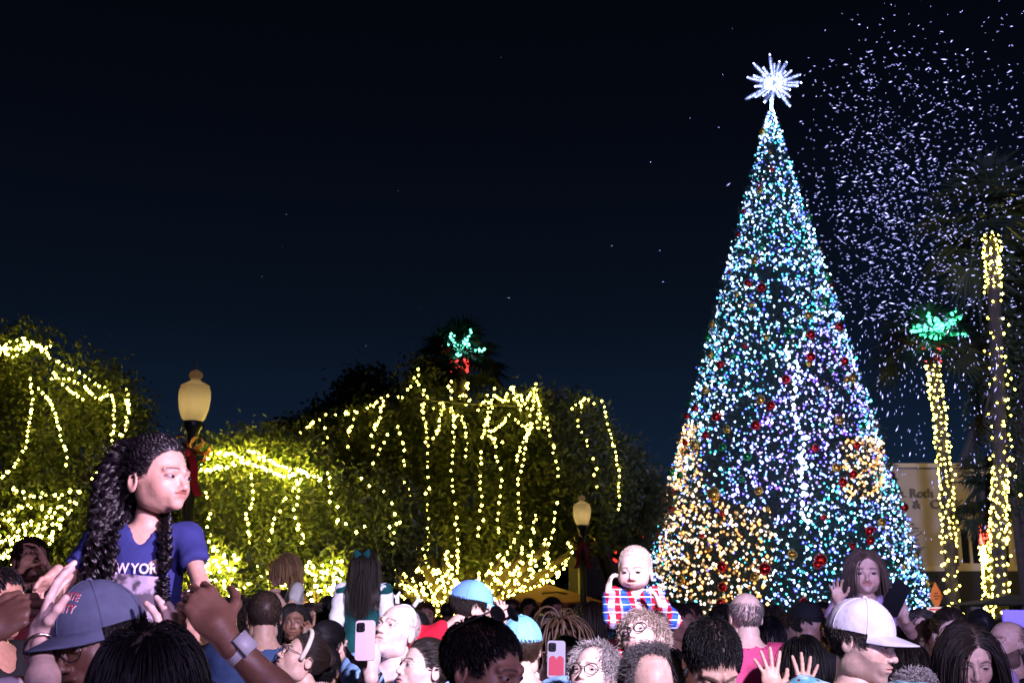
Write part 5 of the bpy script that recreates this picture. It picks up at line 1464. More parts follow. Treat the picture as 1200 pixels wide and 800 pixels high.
# violet-lit canopy at the right edge
c = at(1200, 728, 16); o = empty('canopy_tent', (c.x, 16.5, 0), 'tent glowing violet at the right edge behind the bearded man', 'tent')
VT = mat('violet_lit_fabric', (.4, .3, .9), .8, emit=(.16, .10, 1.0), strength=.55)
g = Geo(); zc_ = c.z; g.box((c.x - .02, 16.2, zc_ + .02), (.34, .05, .26)); g.build('wall', VT, o, o.location, smooth=False)
g = Geo(); g.add([(c.x - .6, 15.9, zc_ + .22), (c.x + .8, 15.9, zc_ + .22), (c.x + .8, 17.3, zc_ + .22), (c.x - .6, 17.3, zc_ + .22), (c.x + .1, 16.6, zc_ + .36)], [(0, 1, 4), (1, 2, 4), (2, 3, 4), (3, 0, 4), (3, 2, 1, 0)]); g.build('roof', mat('black_tent', (.006, .006, .008), .9), o, o.location, smooth=False)
g = Geo(); 
for dx in (-.55, .75): g.tube([(c.x + dx, 15.95, 0), (c.x + dx, 15.95, zc_ + .22)], .02, 8)
g.build('pole', IRON, o, o.location)

# pale block far behind the left trees
c = at(329, 512, 60); o = empty('stair_tower', (c.x, 60, 0), 'pale grey rooftop block showing between the trees at the left', 'building')
g = Geo(); zt2 = at(329, 496, 60).z; g.box((c.x, 62, zt2 / 2), (1.6, 3, zt2)); g.build('wall', mat('grey_render', (.40, .42, .36), .9, noise=.1, nscale=.7), o, o.location, smooth=False)
g = Geo(); g.box((c.x, 62, zt2 + .08), (1.8, 3.2, .16)); g.build('parapet', TRIM, o, o.location, smooth=False)

# dark restaurant with red neon behind the second lamp
c = at(735, 640, 34); o = empty('restaurant', (c.x, 34, 0), 'low dark restaurant with red neon signs left of the Christmas tree', 'building')
g = Geo(); zr = at(735, 605, 34).z; g.box((c.x + .4, 36, zr / 2), (3.6, 4, zr)); g.build('wall', mat('dark_brick', (.035, .018, .015), .9, noise=.2, bump=.3), o, o.location, smooth=False)
g = Geo(); g.box((c.x + .4, 33.9, zr - .05), (3.7, .5, .18)); g.build('roof_edge', mat('brown_fascia', (.05, .02, .015), .8), o, o.location, smooth=False)
g = Geo(); g.box((c.x + .4, 33.98, zr * .36), (2.6, .06, zr * .34)); g.build('window', GLASSD, o, o.location, smooth=False)
NEON = mat('red_neon', (.5, .02, .01), .4, emit=(1.0, .05, .03), strength=1.7)
for pts, w_ in (([(739, 630), (754, 630)], .055), ([(719, 654), (722, 657), (728, 657)], .04), ([(720, 636), (726, 634), (722, 639), (728, 638), (723, 643), (729, 641)], .03), ([(731, 633), (727, 642), (733, 640)], .025), ([(721, 646), (724, 650)], .03)):
    g = Geo(); g.tube([at(x, y, 33.6) for x, y in pts], w_, 8); g.build('neon_tube', NEON, o, o.location)

# orange market canopy with lettering
OR = mat('orange_canvas', (.26, .07, .010), .8, noise=.1, nscale=3); c = at(650, 712, 19)
o = empty('market_tent', (c.x, 19, 0), 'orange pop-up market tent with pale lettering under the huge tree', 'tent', 'market tents'); zv = at(650, 706, 19).z; zp = at(650, 683, 19).z
xa, xb = c.x - .95, c.x + .75
g = Geo(); g.add([(xa, 18.4, zv), (xb, 18.4, zv), (xb, 20.4, zv), (xa, 20.4, zv), ((xa + xb) / 2, 19.4, zp)], [(0, 1, 4), (1, 2, 4), (2, 3, 4), (3, 0, 4)]); g.build('roof', OR, o, o.location, smooth=False)
g = Geo(); g.box(((xa + xb) / 2, 18.38, zv - .03), (xb - xa, .02, .05)); g.build('valance', OR, o, o.location, smooth=False)
g = Geo(); g.box(((xa + xb) / 2, 18.36, zv - .145), (xb - xa, .02, .17)); v = g.build('banner', mat('black_banner', (.02, .015, .012), .8), o, o.location, smooth=False)
cc_ = ((xa + xb) / 2 + .05); V, Fc = text_mesh('JOURNEYJOB.COM', .16, .004, .003); W = np.stack([cc_ + V[:, 0], 18.345 - V[:, 2], zv - .145 + V[:, 1]], 1); g = Geo(); g.add(W, Fc); g.build('lettering', mat('cream_print', (.8, .7, .35), .6, emit=(1, .8, .3), strength=.15), v, o.location, smooth=False)
g = Geo(); g.tube([((xa + xb) / 2 - .1, 18.8, zv + .14), ((xa + xb) / 2 + .12, 18.82, zv + .16), ((xa + xb) / 2 + .30, 18.84, zv + .13)], .012, 5); g.build('printed_swoosh', mat('print_black', (.03, .01, .005), .8), o, o.location)
g = Geo()
for xx in (xa + .03, xb - .03):
    for yy in (18.45, 20.35): g.tube([(xx, yy, 0), (xx, yy, zv)], .025, 8)
g.build('pole', mat('white_pole', (.45, .42, .40), .5), o, o.location)
point('added_tent_fill', ((xa + xb) / 2, 18.1, zv + .5), 3, (1, .6, .25), .06)  # lamp added in the air before the tent to light its canvas
# white pole and banner between tent and lamp
c = at(672, 690, 21); o = empty('feather_banner', (c.x, 21, 0), 'pale upright banner between the orange tent and the distant lamp', 'banner')
g = Geo(); z_ = at(672, 672, 21).z; g.box((c.x, 21, (z_ + 1.5) / 2 + .2), (.16, .02, z_ - 1.3)); g.build('cloth', mat('faded_cloth', (.05, .045, .045), .8), o, o.location, smooth=False)
g = Geo(); g.tube([(c.x + .1, 21, 0), (c.x + .1, 21, z_ + .1)], .018, 8); g.build('pole', mat('white_pole', (.45, .42, .40), .5), o, o.location)

# -------- snow blown from the machines
n = 3000; SN = Geo(); rg = np.random.default_rng(99)
pts = []
while len(pts) < n:
    if rg.uniform() < .985:
        px = rg.normal(1095, 95); py = rg.normal(270, 165)
        if rg.uniform() < .30: px = rg.normal(1030, 48); py = rg.normal(225, 90)
        if px < 925 + max(0, (260 - py)) * .10 or px > 1260 or py < -10 or py > 660: continue
        if py < 60 and rg.uniform() < .6: continue
    else:
        px = rg.uniform(60, 900); py = rg.uniform(20, 480)
        if rg.uniform() < .6: continue
    pts.append(at(px, py, rg.uniform(5, 13)))
P = np.array([list(p) for p in pts]); ax = np.array((1.0, 0, .12)) + rg.normal(size=(n, 3)) * np.array((.25, .3, .45))
low = np.array([p.z < at(1080, 380, p.y).z for p in pts]); ax[low] = np.array((.12, 0, 1.0)) + rg.normal(size=(low.sum(), 3)) * .25
ax /= np.linalg.norm(ax, axis=1)[:, None]; b = np.cross(ax, rg.normal(size=(n, 3))); b /= np.linalg.norm(b, axis=1)[:, None]; c3 = np.cross(ax, b)
sz = P[:, 1] / F * rg.choice([.27, .36, .48, .85], n, p=[.36, .36, .21, .07]); le = sz * rg.uniform(2.4, 6.0, n)
d8 = np.array([[1, 0, 0], [-1, 0, 0], [0, 1, 0], [0, -1, 0], [0, 0, 1], [0, 0, -1]], float)
V = P[:, None] + d8[None, :, :1] * (ax * le[:, None])[:, None] + d8[None, :, 1:2] * (b * sz[:, None])[:, None] + d8[None, :, 2:] * (c3 * sz[:, None])[:, None]
f = np.array([[0, 2, 4], [2, 1, 4], [1, 3, 4], [3, 0, 4], [2, 0, 5], [1, 2, 5], [3, 1, 5], [0, 3, 5]])
SN.add(V.reshape(-1, 3), (np.arange(n)[:, None, None] * 6 + f[None]).reshape(-1, 3))
tag(SN.build('falling_snow', mat('foam_snow', (.85, .86, .92), .7)), 'loose flecks of foam snow drifting in the violet stage light beside the Christmas tree', 'snow', kind='stuff')
# ------------------------------------------------------------------ the crowd
C_NAVY = cloth('royal_blue', (.026, .032, .135)); C_NAVY2 = cloth('slate_blue', (.05, .085, .19)); C_WHITE = cloth('white', (.72, .72, .74)); C_BLACK = cloth('black', (.012, .012, .014))
C_LBLUE = cloth('light_blue', (.24, .42, .72)); C_RED = cloth('red', (.55, .012, .035)); C_PINK = cloth('hot_pink', (.80, .10, .26)); C_TEAL = cloth('dark_teal', (.004, .06, .06))
C_GREY = cloth('grey', (.20, .20, .22)); C_LILAC = cloth('lilac', (.50, .36, .55)); C_PURPLE = cloth('purple', (.16, .04, .42)); C_DKGREY = cloth('charcoal', (.035, .035, .04)); C_PALE = cloth('pale_grey', (.52, .53, .50))
C_CREAM = cloth('cream', (.70, .60, .48)); C_MAROON = cloth('maroon', (.12, .015, .02))
PLAID = pattern_mat('plaid_flannel', 'plaid', (.55, .55, .62), (.55, .012, .03), (.03, .12, .48), 6.0)
FLORAL = pattern_mat('teal_floral', 'floral', (.12, .36, .42), (.45, .62, .70), (.16, .03, .03), 34)
ROSE = pattern_mat('white_rose_print', 'stripe', (.72, .64, .68), (.42, .20, .24), scale=3.5)
SPLASH = pattern_mat('white_splash_print', 'stripe', (.74, .66, .72), (.10, .06, .12), scale=5)
TIEDYE = pattern_mat('blue_patched_cap', 'floral', (.08, .10, .62), (.20, .50, .80), (.20, .50, .80), 3)
BCAP = cloth('denim_blue_cap', (.070, .085, .145)); WCAP = cloth('off_white_cap', (.46, .43, .46)); LCAP = cloth('sky_blue_cap', (.22, .55, .70))
PINKCASE = mat('pink_phone_case', (.62, .46, .50), .3); REDCASE = mat('silver_phone_case', (.22, .21, .25), .3); DKCASE = mat('black_phone_case', (.006, .006, .007), .85, spec=.08)
REDP = mat('glossy_red', (.26, .008, .03), .35); GOLDR = mat('silver_ring', (.8, .78, .72), .2, metal=1); WATCHG = mat('grey_watch_strap', (.30, .32, .36), .5); WATCHB = mat('black_watch', (.02, .02, .022), .3)


def on_head(info, name, build, m):
    g = Geo(); build(g, info['Mh']); return g.build(name, m, info['o'], info['loc'])

# 1 the girl on the shoulders, and the capped man who carries her
girl = person('small girl with long black curls in a blue T-shirt sitting high on shoulders', (183, 562), 2.95, yaw=62, pitch=4, roll=0, t='child', skin='medium', hair=('locks', 'jet'), cres=.0065, shirt=C_NAVY, sleeve=.52,
    body_yaw=8, bs=.55, wide=1.12, hs=.90, seat=True, lean=(-.030, .01, -.030), vneck=.02, res=.0062, gaze=20, hand_h=.0028,
    arms={'R': dict(w=(62, 674, 2.80), pole=(-.6, .2, -1), fd=(-.65, -.15, -.75), pn=(.6, -.3, -.6), curl=.75, spread=.05, size=.95), 'L': dict(w=(224, 728, 2.78), pole=(.6, .3, -.3), fd=(.10, -.1, -1), pn=(-.6, .6, 0), curl=.35, size=1.0)})
tx = [('N', -.150, 0), ('E', -.108, .001), ('W', -.066, .003), ('Y', .000, .0), ('O', .048, -.001), ('R', .096, -.001), ('K', .142, -.001)]
wt = mat('pink_white_print', (.72, .60, .70), .7)
gt = Geo()
for ch_, ox, oz in tx:
    V, Fc = text_mesh(ch_, .062, .0012); gt.add(on_front(girl, [(ox * .80 + v[0] * .85, 1.262 + oz + v[1] + ox * .02) for v in V], .012), Fc)
clo = [c for c in girl['o'].children if c.name.startswith('clothes')][0]
gt.build('lettering', wt, clo, girl['loc'])
PRM = bpy.data.materials.new('street_photo_print'); PRM.use_nodes = True
_n, _l = PRM.node_tree.nodes, PRM.node_tree.links; _t = _n.new('ShaderNodeTexCoord'); _b = _n.new('ShaderNodeTexBrick'); _z = _n.new('ShaderNodeTexNoise'); _r = _n.new('ShaderNodeValToRGB'); _m = _n.new('ShaderNodeMix'); _m.data_type = 'RGBA'
_mp = _n.new('ShaderNodeMapping'); _mp.inputs['Rotation'].default_value = (R(90), 0, 0); _l.new(_t.outputs['Object'], _mp.inputs[0]); _l.new(_mp.outputs[0], _b.inputs[0]); _b.inputs['Scale'].default_value = 13; _b.inputs['Color1'].default_value = (.26, .17, .24, 1); _b.inputs['Color2'].default_value = (.03, .03, .05, 1); _b.inputs['Mortar'].default_value = (.10, .08, .12, 1); _b.inputs['Mortar Size'].default_value = .03; _b.inputs['Row Height'].default_value = .6
_z.inputs['Scale'].default_value = 26; _l.new(_t.outputs['Object'], _z.inputs[0]); _l.new(_z.outputs[0], _r.inputs[0]); _r.color_ramp.elements[0].position = .46; _r.color_ramp.elements[0].color = (.01, .01, .02, 1); _r.color_ramp.elements[1].position = .55; _r.color_ramp.elements[1].color = (.42, .36, .44, 1)
_m.inputs[0].default_value = .6; _l.new(_b.outputs[0], _m.inputs[6]); _l.new(_r.outputs[0], _m.inputs[7]); _l.new(_m.outputs[2], _n['Principled BSDF'].inputs['Base Color']); _n['Principled BSDF'].inputs['Roughness'].default_value = .7
gx = np.linspace(-.115, .118, 20); gz = np.linspace(1.02, 1.238, 18)
gp_ = Geo(); pv = [(x, z - .010 * math.sin(x * 9)) for z in gz for x in gx]; gp_.add(on_front(girl, pv, .010), np.array([[i * 20 + j, i * 20 + j + 1, (i + 1) * 20 + j + 1, (i + 1) * 20 + j] for i in range(17) for j in range(19)])); gp_.build('picture_print', PRM, clo, girl['loc'])

Mb_ = girl['Mb']; gG = Geo(); rr_c = np.random.default_rng(4)
for (pts_, nL, sp_) in (([(-.085, .085, 1.50), (-.135, .01, 1.46), (-.150, -.085, 1.38), (-.150, -.125, 1.27), (-.145, -.135, 1.14), (-.14, -.13, 1.00)], 46, .030), ([(.080, .05, 1.53), (.098, -.03, 1.48), (.115, -.10, 1.41), (.125, -.125, 1.34), (.130, -.130, 1.26)], 14, .012), ([(.12, -.12, 1.22), (.13, -.13, 1.12), (.13, -.13, .98)], 8, .012)):
    P_ = np.array(pts_); S_ = 70; u_ = np.linspace(0, len(P_) - 1, S_); i_ = np.clip(u_.astype(int), 0, len(P_) - 2); f_ = (u_ - i_)[:, None]; ctr = P_[i_] * (1 - f_) + P_[i_ + 1] * f_
    for _k in range(3): ctr[1:-1] = (ctr[:-2] + ctr[1:-1] * 2 + ctr[2:]) / 4
    PT = ctr[None] + rr_c.normal(size=(nL, 1, 3)) * sp_; ph_ = rr_c.uniform(0, 6.28, (nL, 1)) + np.linspace(0, 1, S_)[None] * rr_c.uniform(6, 9, (nL, 1)) * 6.28
    PT = PT + .012 * np.stack([np.cos(ph_), np.sin(ph_), 0 * ph_], -1)
    PT = np.repeat(PT, 8, axis=0) + rr_c.normal(size=(nL * 8, 1, 3)) * .004; V_, F_ = tubes(PT, np.full(S_, .0021), 3); gG.add(xf(Mb_, V_), F_, 0, np.repeat(rr_c.uniform(.5, 1.2, nL * 8), S_ * 3)[:, None] * np.ones(3))
gG.build('curls', hairmat('jet', HAIRC['jet']), girl['o'], girl['loc'])
carrier = person('man in a blue cap with red lettering, arms raised to hold the curly-haired girl', (114, 752), 2.65, yaw=-30, pitch=-14, roll=-7, t='man', skin='dark', hair=('short', 'black'), shirt=ROSE, sleeve=.7, body_yaw=2, glasses='thin',
    arms={'R': dict(w=(-22, 742, 2.60), pole=(-1, .2, -.8), fd=(.85, .2, .55), pn=(.3, .9, -.3), curl=.75, thumb=.9, size=1.0), 'L': dict(w=(261, 742, 2.55), pole=(1, -.1, -.55), fd=(-.62, .10, .80), pn=(-.35, .9, -.30), curl=.85, spread=.05, thumb=1.0, size=1.0)},
    hat=dict(color=BCAP, az=0, tilt=0, tcol=mat('red_thread', (.35, .015, .04), .7), text=[('N STATE', 6, 50, .025, .10), ('VERSITY', 4, 33, .023, .12), ('CU', -14, 18, .022, None)]))
band(carrier, 'L', .84, .036, .0285, WATCHG, 'watch_strap', WATCHG, (.6, -.8, .4))
Mw = carrier['hands']['L']; g = Geo(); rp = [Mw @ Vector((-.0095 + .0108 * math.cos(a), .108, -.012 + .0108 * math.sin(a))) for a in np.linspace(0, 2 * math.pi, 15)]; g.tube(rp, .0024, 6, cap=False); g.build('ring', GOLDR, carrier['o'], carrier['loc'])

clap = person('black-haired person seen from behind, both pale hands raised beside the blue cap', (177, 818), 2.15, yaw=176, pitch=4, t='woman', skin='pale', hair=('bangs', 'black'), shirt=C_BLACK, sleeve=.5, body_yaw=180,
    arms={'L': dict(w=(48, 722, 2.70), pole=(-.6, -.2, -1), fd=(.12, .1, 1), pn=(.95, .3, .1), curl=.22, spread=.04, thumb=.3, size=.95), 'R': dict(w=(181, 762, 2.72), pole=(.5, -.2, -1), fd=(-.03, .1, 1), pn=(-.8, .5, .1), curl=.30, spread=.20, thumb=.2, size=.95)})
band(clap, 'L', .88, .005, .031, GOLDR, 'bracelet')

edge = person('dark-haired person in glasses cut off by the left edge beside the lit tree', (-3, 706), 4.2, yaw=70, pitch=0, skin='tan', hair=('short', 'black'), shirt=C_BLACK, glasses='thick', fine=False)
kid0 = person('shadowed child with raised hands in front of the brightest lights at the left edge', (36, 658), 5.4, yaw=40, pitch=10, t='child', skin='tan', hair=('short', 'dark'), shirt=C_MAROON, sleeve=.6, seat=True, bs=.62, hs=.92, body_yaw=20, fine=False,
    arms={'L': dict(w=(50, 655, 5.2), pole=(1, 0, -1), fd=(-.5, -.2, .8), pn=(-.5, -.5, 0), curl=.4), 'R': dict(w=(27, 664, 5.15), pole=(-1, 0, -1), fd=(.5, -.2, .8), pn=(.5, -.5, 0), curl=.4)}, hand_h=.004)
person('dark-haired adult carrying the shadowed child at the left edge', (38, 716), 5.45, yaw=190, skin='tan', hair=('short', 'black'), shirt=C_BLACK, fine=False)

# 2 the people left of the middle
person('closely cropped man in a slate blue collared shirt, seen from behind', (309, 723), 5.7, yaw=196, pitch=-2, skin='medium', hair=('buzz', 'dark', .75), shirt=C_NAVY2, sleeve=.7, body_yaw=205, collar=True)
person('curly dark head between the dark forearm and the cropped man', (278, 729), 6.4, yaw=160, skin='tan', t='woman', hair=('curly', 'dark'), shirt=C_BLACK, fine=False)
person('smiling woman with long black hair in the shade right of the cropped man', (344, 731), 7.4, yaw=8, pitch=5, t='woman', skin='brown', hair=('long', 'black'), shirt=C_BLACK, fine=True,
       arms={'L': dict(w=(361, 752, 7.0), pole=(1, 0, -1), fd=(.0, .1, 1), pn=(-.5, .6, 0), curl=(.1, .9, 1.0, 1.0), size=.9)})
person('woman with dark hair partly hidden behind the smiling woman', (368, 727), 8.2, yaw=-10, t='woman', skin='brown', hair=('long', 'dark'), shirt=C_MAROON, fine=False)
kidb = person('blond toddler in a pale T-shirt on shoulders against the lit shrubs', (332, 670), 8.3, yaw=-72, pitch=-8, t='child', skin='medium', hair=('bob', 'blond'), shirt=C_PALE, sleeve=.5, seat=True, bs=.60, hs=.95, body_yaw=-70, lean=(.07, 0, 0), trousers=C_MAROON, fine=False,
       arms={'L': dict(w=(323, 692, 8.1), pole=(.2, 0, -1), fd=(-1, 0, 0), pn=(0, 0, -1), curl=.5)}, hand_h=.005)
person('adult in a dark jacket carrying the blond toddler', (334, 712), 8.35, yaw=-80, skin='tan', hair=('short', 'black'), shirt=C_BLACK, fine=False)
teal = person('girl in a teal pinafore seen from behind with very long dark hair and white sleeves', (427, 663), 7.6, yaw=178, pitch=0, t='child', skin='medium', hair=('long', 'dark', 0, .40), shirt=C_TEAL, sleeve=-1, seat=True, bs=.74, hs=.82, body_yaw=180, trousers=C_TEAL, res=.014)
gs = Geo()
for sd in 'RL':
    S, E, W = teal['arm'][sd]
    def sl(p, S=S, E=E, W=W): return smin(cap(p, S, E, .072, .066), cap(p, E, W, .060, .045), .02) + .006 * np.sin(p[2] * 60 + p[0] * 30)
    V, Fc = snet(sl, tuple(min(S[i], E[i], W[i]) - .1 for i in range(3)), tuple(max(S[i], E[i], W[i]) + .1 for i in range(3)), .018); gs.add(xf(teal['Mb'], V), Fc)
gs.build('white_sleeves', C_WHITE, teal['o'], teal['loc'])
on_head(teal, 'hair_bow', lambda g, M: [g.add(xf(M, np.array([(0, .125, .085), (sx * .055, .13, .125), (sx * .065, .13, .085), (sx * .05, .13, .050), (sx * .035, .15, .088)])), [(0, 1, 4), (1, 2, 4), (2, 3, 4), (3, 0, 4)]) for sx in (-1, 1)], C_TEAL)
person('adult under the girl in the teal pinafore, mostly hidden by the phone screen', (430, 738), 7.65, yaw=180, skin='tan', hair=('short', 'dark'), shirt=C_BLACK, fine=False)

hb = person('woman in a cream headband and glasses tipping her head back, purple collar', (354, 773), 5.5, yaw=-62, pitch=28, t='woman', skin='light', hair=('back', 'dark'), shirt=C_PURPLE, collar=True, glasses='thin')
def hband(g, M):
    a = np.linspace(-2.0, 2.0, 25)
    g.tube([M @ Vector((.0835 * math.sin(q), -.030 - .0 * abs(q), .030 + .0985 * math.cos(q))) for q in a], .011, 8)
on_head(hb, 'headband', hband, C_CREAM)
person('woman with glossy black hair pinned up in two clips behind the cream headband', (386, 757), 6.0, yaw=150, pitch=0, t='woman', skin='light', hair=('back', 'black'), shirt=C_DKGREY)
person('person with short dark shiny hair just left of the light blue shirt', (378, 786), 5.7, yaw=170, skin='medium', hair=('short', 'black'), shirt=C_DKGREY)

ph = person('pale man in a light blue shirt and white antler headband holding up a phone', (464, 740), 5.2, yaw=-32, pitch=20, roll=8, skin='pale', hair=('thin', 'white', .9), shirt=C_LBLUE, sleeve=.9, body_yaw=-25, eyes='open', collar=True,
    arms={'R': dict(w=(434, 784, 4.72), pole=(.5, 0, -1), fd=(-.12, .1, 1), pn=(-.2, .95, .1), curl=(.45, .6, .7, .8), spread=.05, thumb=.6, size=1.0)})
band(ph, 'R', .84, .026, .032, WATCHB, 'watch_strap', WATCHB, (.5, -1, 0))
def antl(g, M):
    for sx in (-1, 1):
        b = Vector((sx * .045, .0, .120)); g.tube([M @ b, M @ (b + Vector((sx * .012, 0, .030))), M @ (b + Vector((sx * .006, 0, .052)))], [.010, .009, .004], 8)
        g.tube([M @ (b + Vector((sx * .010, 0, .022))), M @ (b + Vector((sx * .034, 0, .034)))], [.008, .004], 8)
    a = np.linspace(-1.5, 1.5, 21); g.tube([M @ Vector((.080 * math.sin(q), .005, .032 + .090 * math.cos(q))) for q in a], .004, 6)
on_head(ph, 'antler_headband', antl, C_WHITE)
phone('pale pink phone held up by the man in the light blue shirt', at(428, 750, 4.62), (-.03, .25, 1), (.05, -1, .2), PINKCASE)
prof = person('pale woman in profile tucked against the shoulder of the phone-holding man', (497, 785), 4.7, yaw=-58, pitch=14, t='woman', skin='pale', hair=('back', 'dark'), shirt=C_BLACK, sleeve=-1, body_yaw=-40)

redk = person('child in a red shirt and blue cap riding on shoulders, black strap on the back', (553, 712), 5.7, yaw=112, pitch=-12, t='child', skin='light', hair=('short', 'dark'), shirt=C_RED, sleeve=.8, seat=True, bs=.80, hs=.96, body_yaw=165, lean=(-.13, 0, 0.03), collar=True,
    hat=dict(color=TIEDYE, brimcol=LCAP, tcol=C_WHITE, text=[('RANGERS'[0:0] or 'SAILS', 118, 9, .022, None)]),
    arms={'R': dict(w=(588, 728, 5.45), pole=(.4, .2, -1), fd=(.1, 0, 1), pn=(-.4, .8, 0), curl=.7, size=.9), 'L': dict(w=(522, 775, 5.5), pole=(-.6, .2, -.5))})
M = redk['Mb']; g = Geo(); z_ = [1.46, 1.43, 1.38, 1.30, 1.20, 1.08]
for sx in (-1,):
    pts_ = [(sx * .090, -.10, 1.30), (sx * .092, -.06, 1.42), (sx * .090, .02, 1.462), (sx * .090, .09, 1.42), (sx * .085, .135, 1.30), (sx * .08, .140, 1.15)]
    V = []
    for p in pts_: V += [M @ Vector((p[0] - .03, p[1], p[2])), M @ Vector((p[0] + .03, p[1], p[2]))]
    g.add([list(v) for v in V], [(2 * i, 2 * i + 1, 2 * i + 3, 2 * i + 2) for i in range(5)])
g.build('shoulder_strap', C_BLACK, redk['o'], redk['loc'])
person('adult carrying the child in the red shirt, hidden behind the man with sunglasses', (545, 768), 5.75, yaw=180, skin='tan', hair=('short', 'black'), shirt=C_WHITE, sleeve=.6, fine=False)
person('person in a sky blue cap and light blue shirt right behind the sunglasses', (611, 760), 5.0, yaw=170, skin='light', hair=('short', 'brown'), shirt=C_LBLUE, hat=dict(color=LCAP))

sung = person('large black-haired man in front with sunglasses pushed up on his head', (566, 786), 2.95, yaw=58, pitch=-12, skin='tan', hair=('short', 'black'), shirt=C_DKGREY, body_yaw=30)
make_glasses(sung, 'sun', 'man', Matrix.Translation((0, .045, .080)) @ Matrix.Rotation(R(-38), 4, 'X'))

person('distant man in the shade below the orange tent', (620, 716), 11.5, yaw=5, skin='brown', hair=('short', 'black'), shirt=C_BLACK, fine=False)
person('woman with dark hair and glasses in the shade behind the sky blue cap', (637, 748), 7.0, yaw=-20, t='woman', skin='brown', hair=('long', 'black'), shirt=C_BLACK, glasses='thick', fine=False)
person('person with brown dreadlocks falling from a high knot, seen from behind', (657, 746), 6.6, yaw=175, pitch=10, t='woman', skin='brown', hair=('dreads', 'brown'), shirt=C_DKGREY)
rc = person('woman filming with a red and silver phone in front of her face', (664, 776), 5.7, yaw=-6, pitch=4, t='woman', skin='pale', hair=('back', 'black'), shirt=C_RED,
    arms={'R': dict(w=(648, 800, 5.05), pole=(-.5, 0, -1), fd=(.18, .1, 1), pn=(-.1, .95, .1), curl=(.4, .55, .6, .7), spread=.05, thumb=.4, size=.95)})
phone('silver phone with a red heart shape on its back in front of a pale face', at(652, 772, 5.12), (.03, .1, 1), (-.05, -1, .1), REDCASE, heart=REDP)
person('white-haired person in thin glasses looking up between the two filming hands', (696, 794), 4.5, yaw=-28, pitch=20, t='woman', skin='pale', hair=('messy', 'white', .4), shirt=C_LILAC, glasses='thin', eyes='open')

tod = person('fair-haired toddler in a plaid shirt on shoulders, both hands at the ears', (744, 669), 5.0, yaw=-16, pitch=1, t='baby', skin='pale', hair=('buzz', 'flaxen'), shirt=PLAID, wide=.86, cres=.008, sleeve=1.85, seat=True, bs=.49, hs=.88, body_yaw=0, collar=True, mo=.0055, res=.010,
    arms={'R': dict(w=(713, 689, 4.92), pole=(-.35, -.9, -.7), fd=(.22, .15, 1), pn=(.9, .3, 0), curl=.5, size=.95), 'L': dict(w=(772, 705, 4.86), pole=(.45, -.9, -.7), fd=(-.40, .1, .95), pn=(-.9, .3, 0), curl=.55, size=.9)}, hand_h=.0035)
dad = person('man with black-rimmed glasses and tousled blond hair looking up under the plaid toddler', (754, 752), 4.85, yaw=-26, pitch=30, roll=-14, skin='pale', hair=('messy', 'straw'), shirt=C_DKGREY, glasses='thick', body_yaw=0, beard=((.25, .12, .08), .45))
person('grey fuzzy-haired person with a high forehead in the bottom middle', (764, 808), 3.7, yaw=0, pitch=-16, skin='light', hair=('fuzzy', 'grey', .55), shirt=C_LILAC)
person('dark-haired person in black right of the plaid toddler', (795, 730), 7.4, yaw=60, skin='medium', hair=('short', 'dark'), shirt=C_BLACK, fine=False)
person('broad man with neat dark hair looking down, left of the pink shirt', (834, 776), 3.6, yaw=8, pitch=-40, skin='medium', hair=('short', 'black'), shirt=C_TEAL)
person('bald man with grey side hair in a bright pink shirt, seen from behind', (873, 724), 5.9, yaw=188, skin='pale', hair=('fringe', 'grey'), shirt=C_PINK, sleeve=.7, body_yaw=190, wide=1.15, bs=1.13, collar=True)
person('dark-haired person with a pale forehead right of the pink shirt', (902, 748), 7.2, yaw=-8, pitch=-22, t='woman', skin='light', hair=('bangs', 'black'), shirt=C_BLACK, fine=False)
person('man in a dark flat cap in profile against the Christmas tree', (947, 730), 7.4, yaw=62, skin='medium', hair=('short', 'dark'), shirt=C_BLACK, fine=False, hat=dict(color=C_BLACK))
person('person with very dark long hair seen from behind below the flat cap', (941, 778), 5.4, yaw=182, t='woman', skin='light', hair=('long', 'black'), shirt=C_BLACK)
person('small grey curly head at the bottom edge in front of the pink shirt', (872, 792), 6.2, yaw=175, t='woman', skin='light', hair=('curly', 'grey'), shirt=C_LILAC, fine=False)
hnd = person('person below the frame lifting two open hands in front of the pink shirt', (922, 850), 4.2, yaw=180, skin='medium', hair=('short', 'dark'), shirt=C_LILAC, t='woman', fine=False,
    arms={'L': dict(w=(907, 806, 4.6), pole=(-.4, .2, -1), fd=(-.05, .1, 1), pn=(0, 1, 0), curl=.10, spread=.26, size=1.0), 'R': dict(w=(943, 816, 4.6), pole=(.4, .2, -1), fd=(.1, .1, 1), pn=(0, 1, 0), curl=.12, spread=.24, size=1.0)})

wc = person('stubbled man in a white cap and teal flowered shirt looking down to the side', (1010, 752), 3.75, yaw=50, pitch=-12, skin='light', hair=('short', 'dark'), shirt=FLORAL, sleeve=.7, body_yaw=20, collar=True, beard=((.12, .09, .08), .5), hat=dict(color=WCAP))
g2 = person('girl with long brown hair on shoulders, one palm raised and a phone in hand', (1014, 673), 5.6, yaw=-12, pitch=4, t='child', skin='medium', hair=('long', 'brown', 0, .30), shirt=C_LILAC, sleeve=.45, seat=True, bs=.66, hs=.97, body_yaw=4, vneck=.03, res=.011,
    arms={'R': dict(w=(983, 704, 5.4), pole=(-.5, 0, -1), fd=(-.15, -.1, 1), pn=(-.1, -1, .2), curl=.35, spread=.25, size=.95), 'L': dict(w=(1060, 722, 5.35), pole=(.6, .1, -1), fd=(-.25, -.1, 1), pn=(-.5, -.7, .1), curl=.8, size=.95)})
phone('black phone tilted in the hand of the girl with long brown hair', at(1050, 701, 5.3), (.45, .0, .8), (.2, 1, .1), DKCASE, screen=DKCASE)
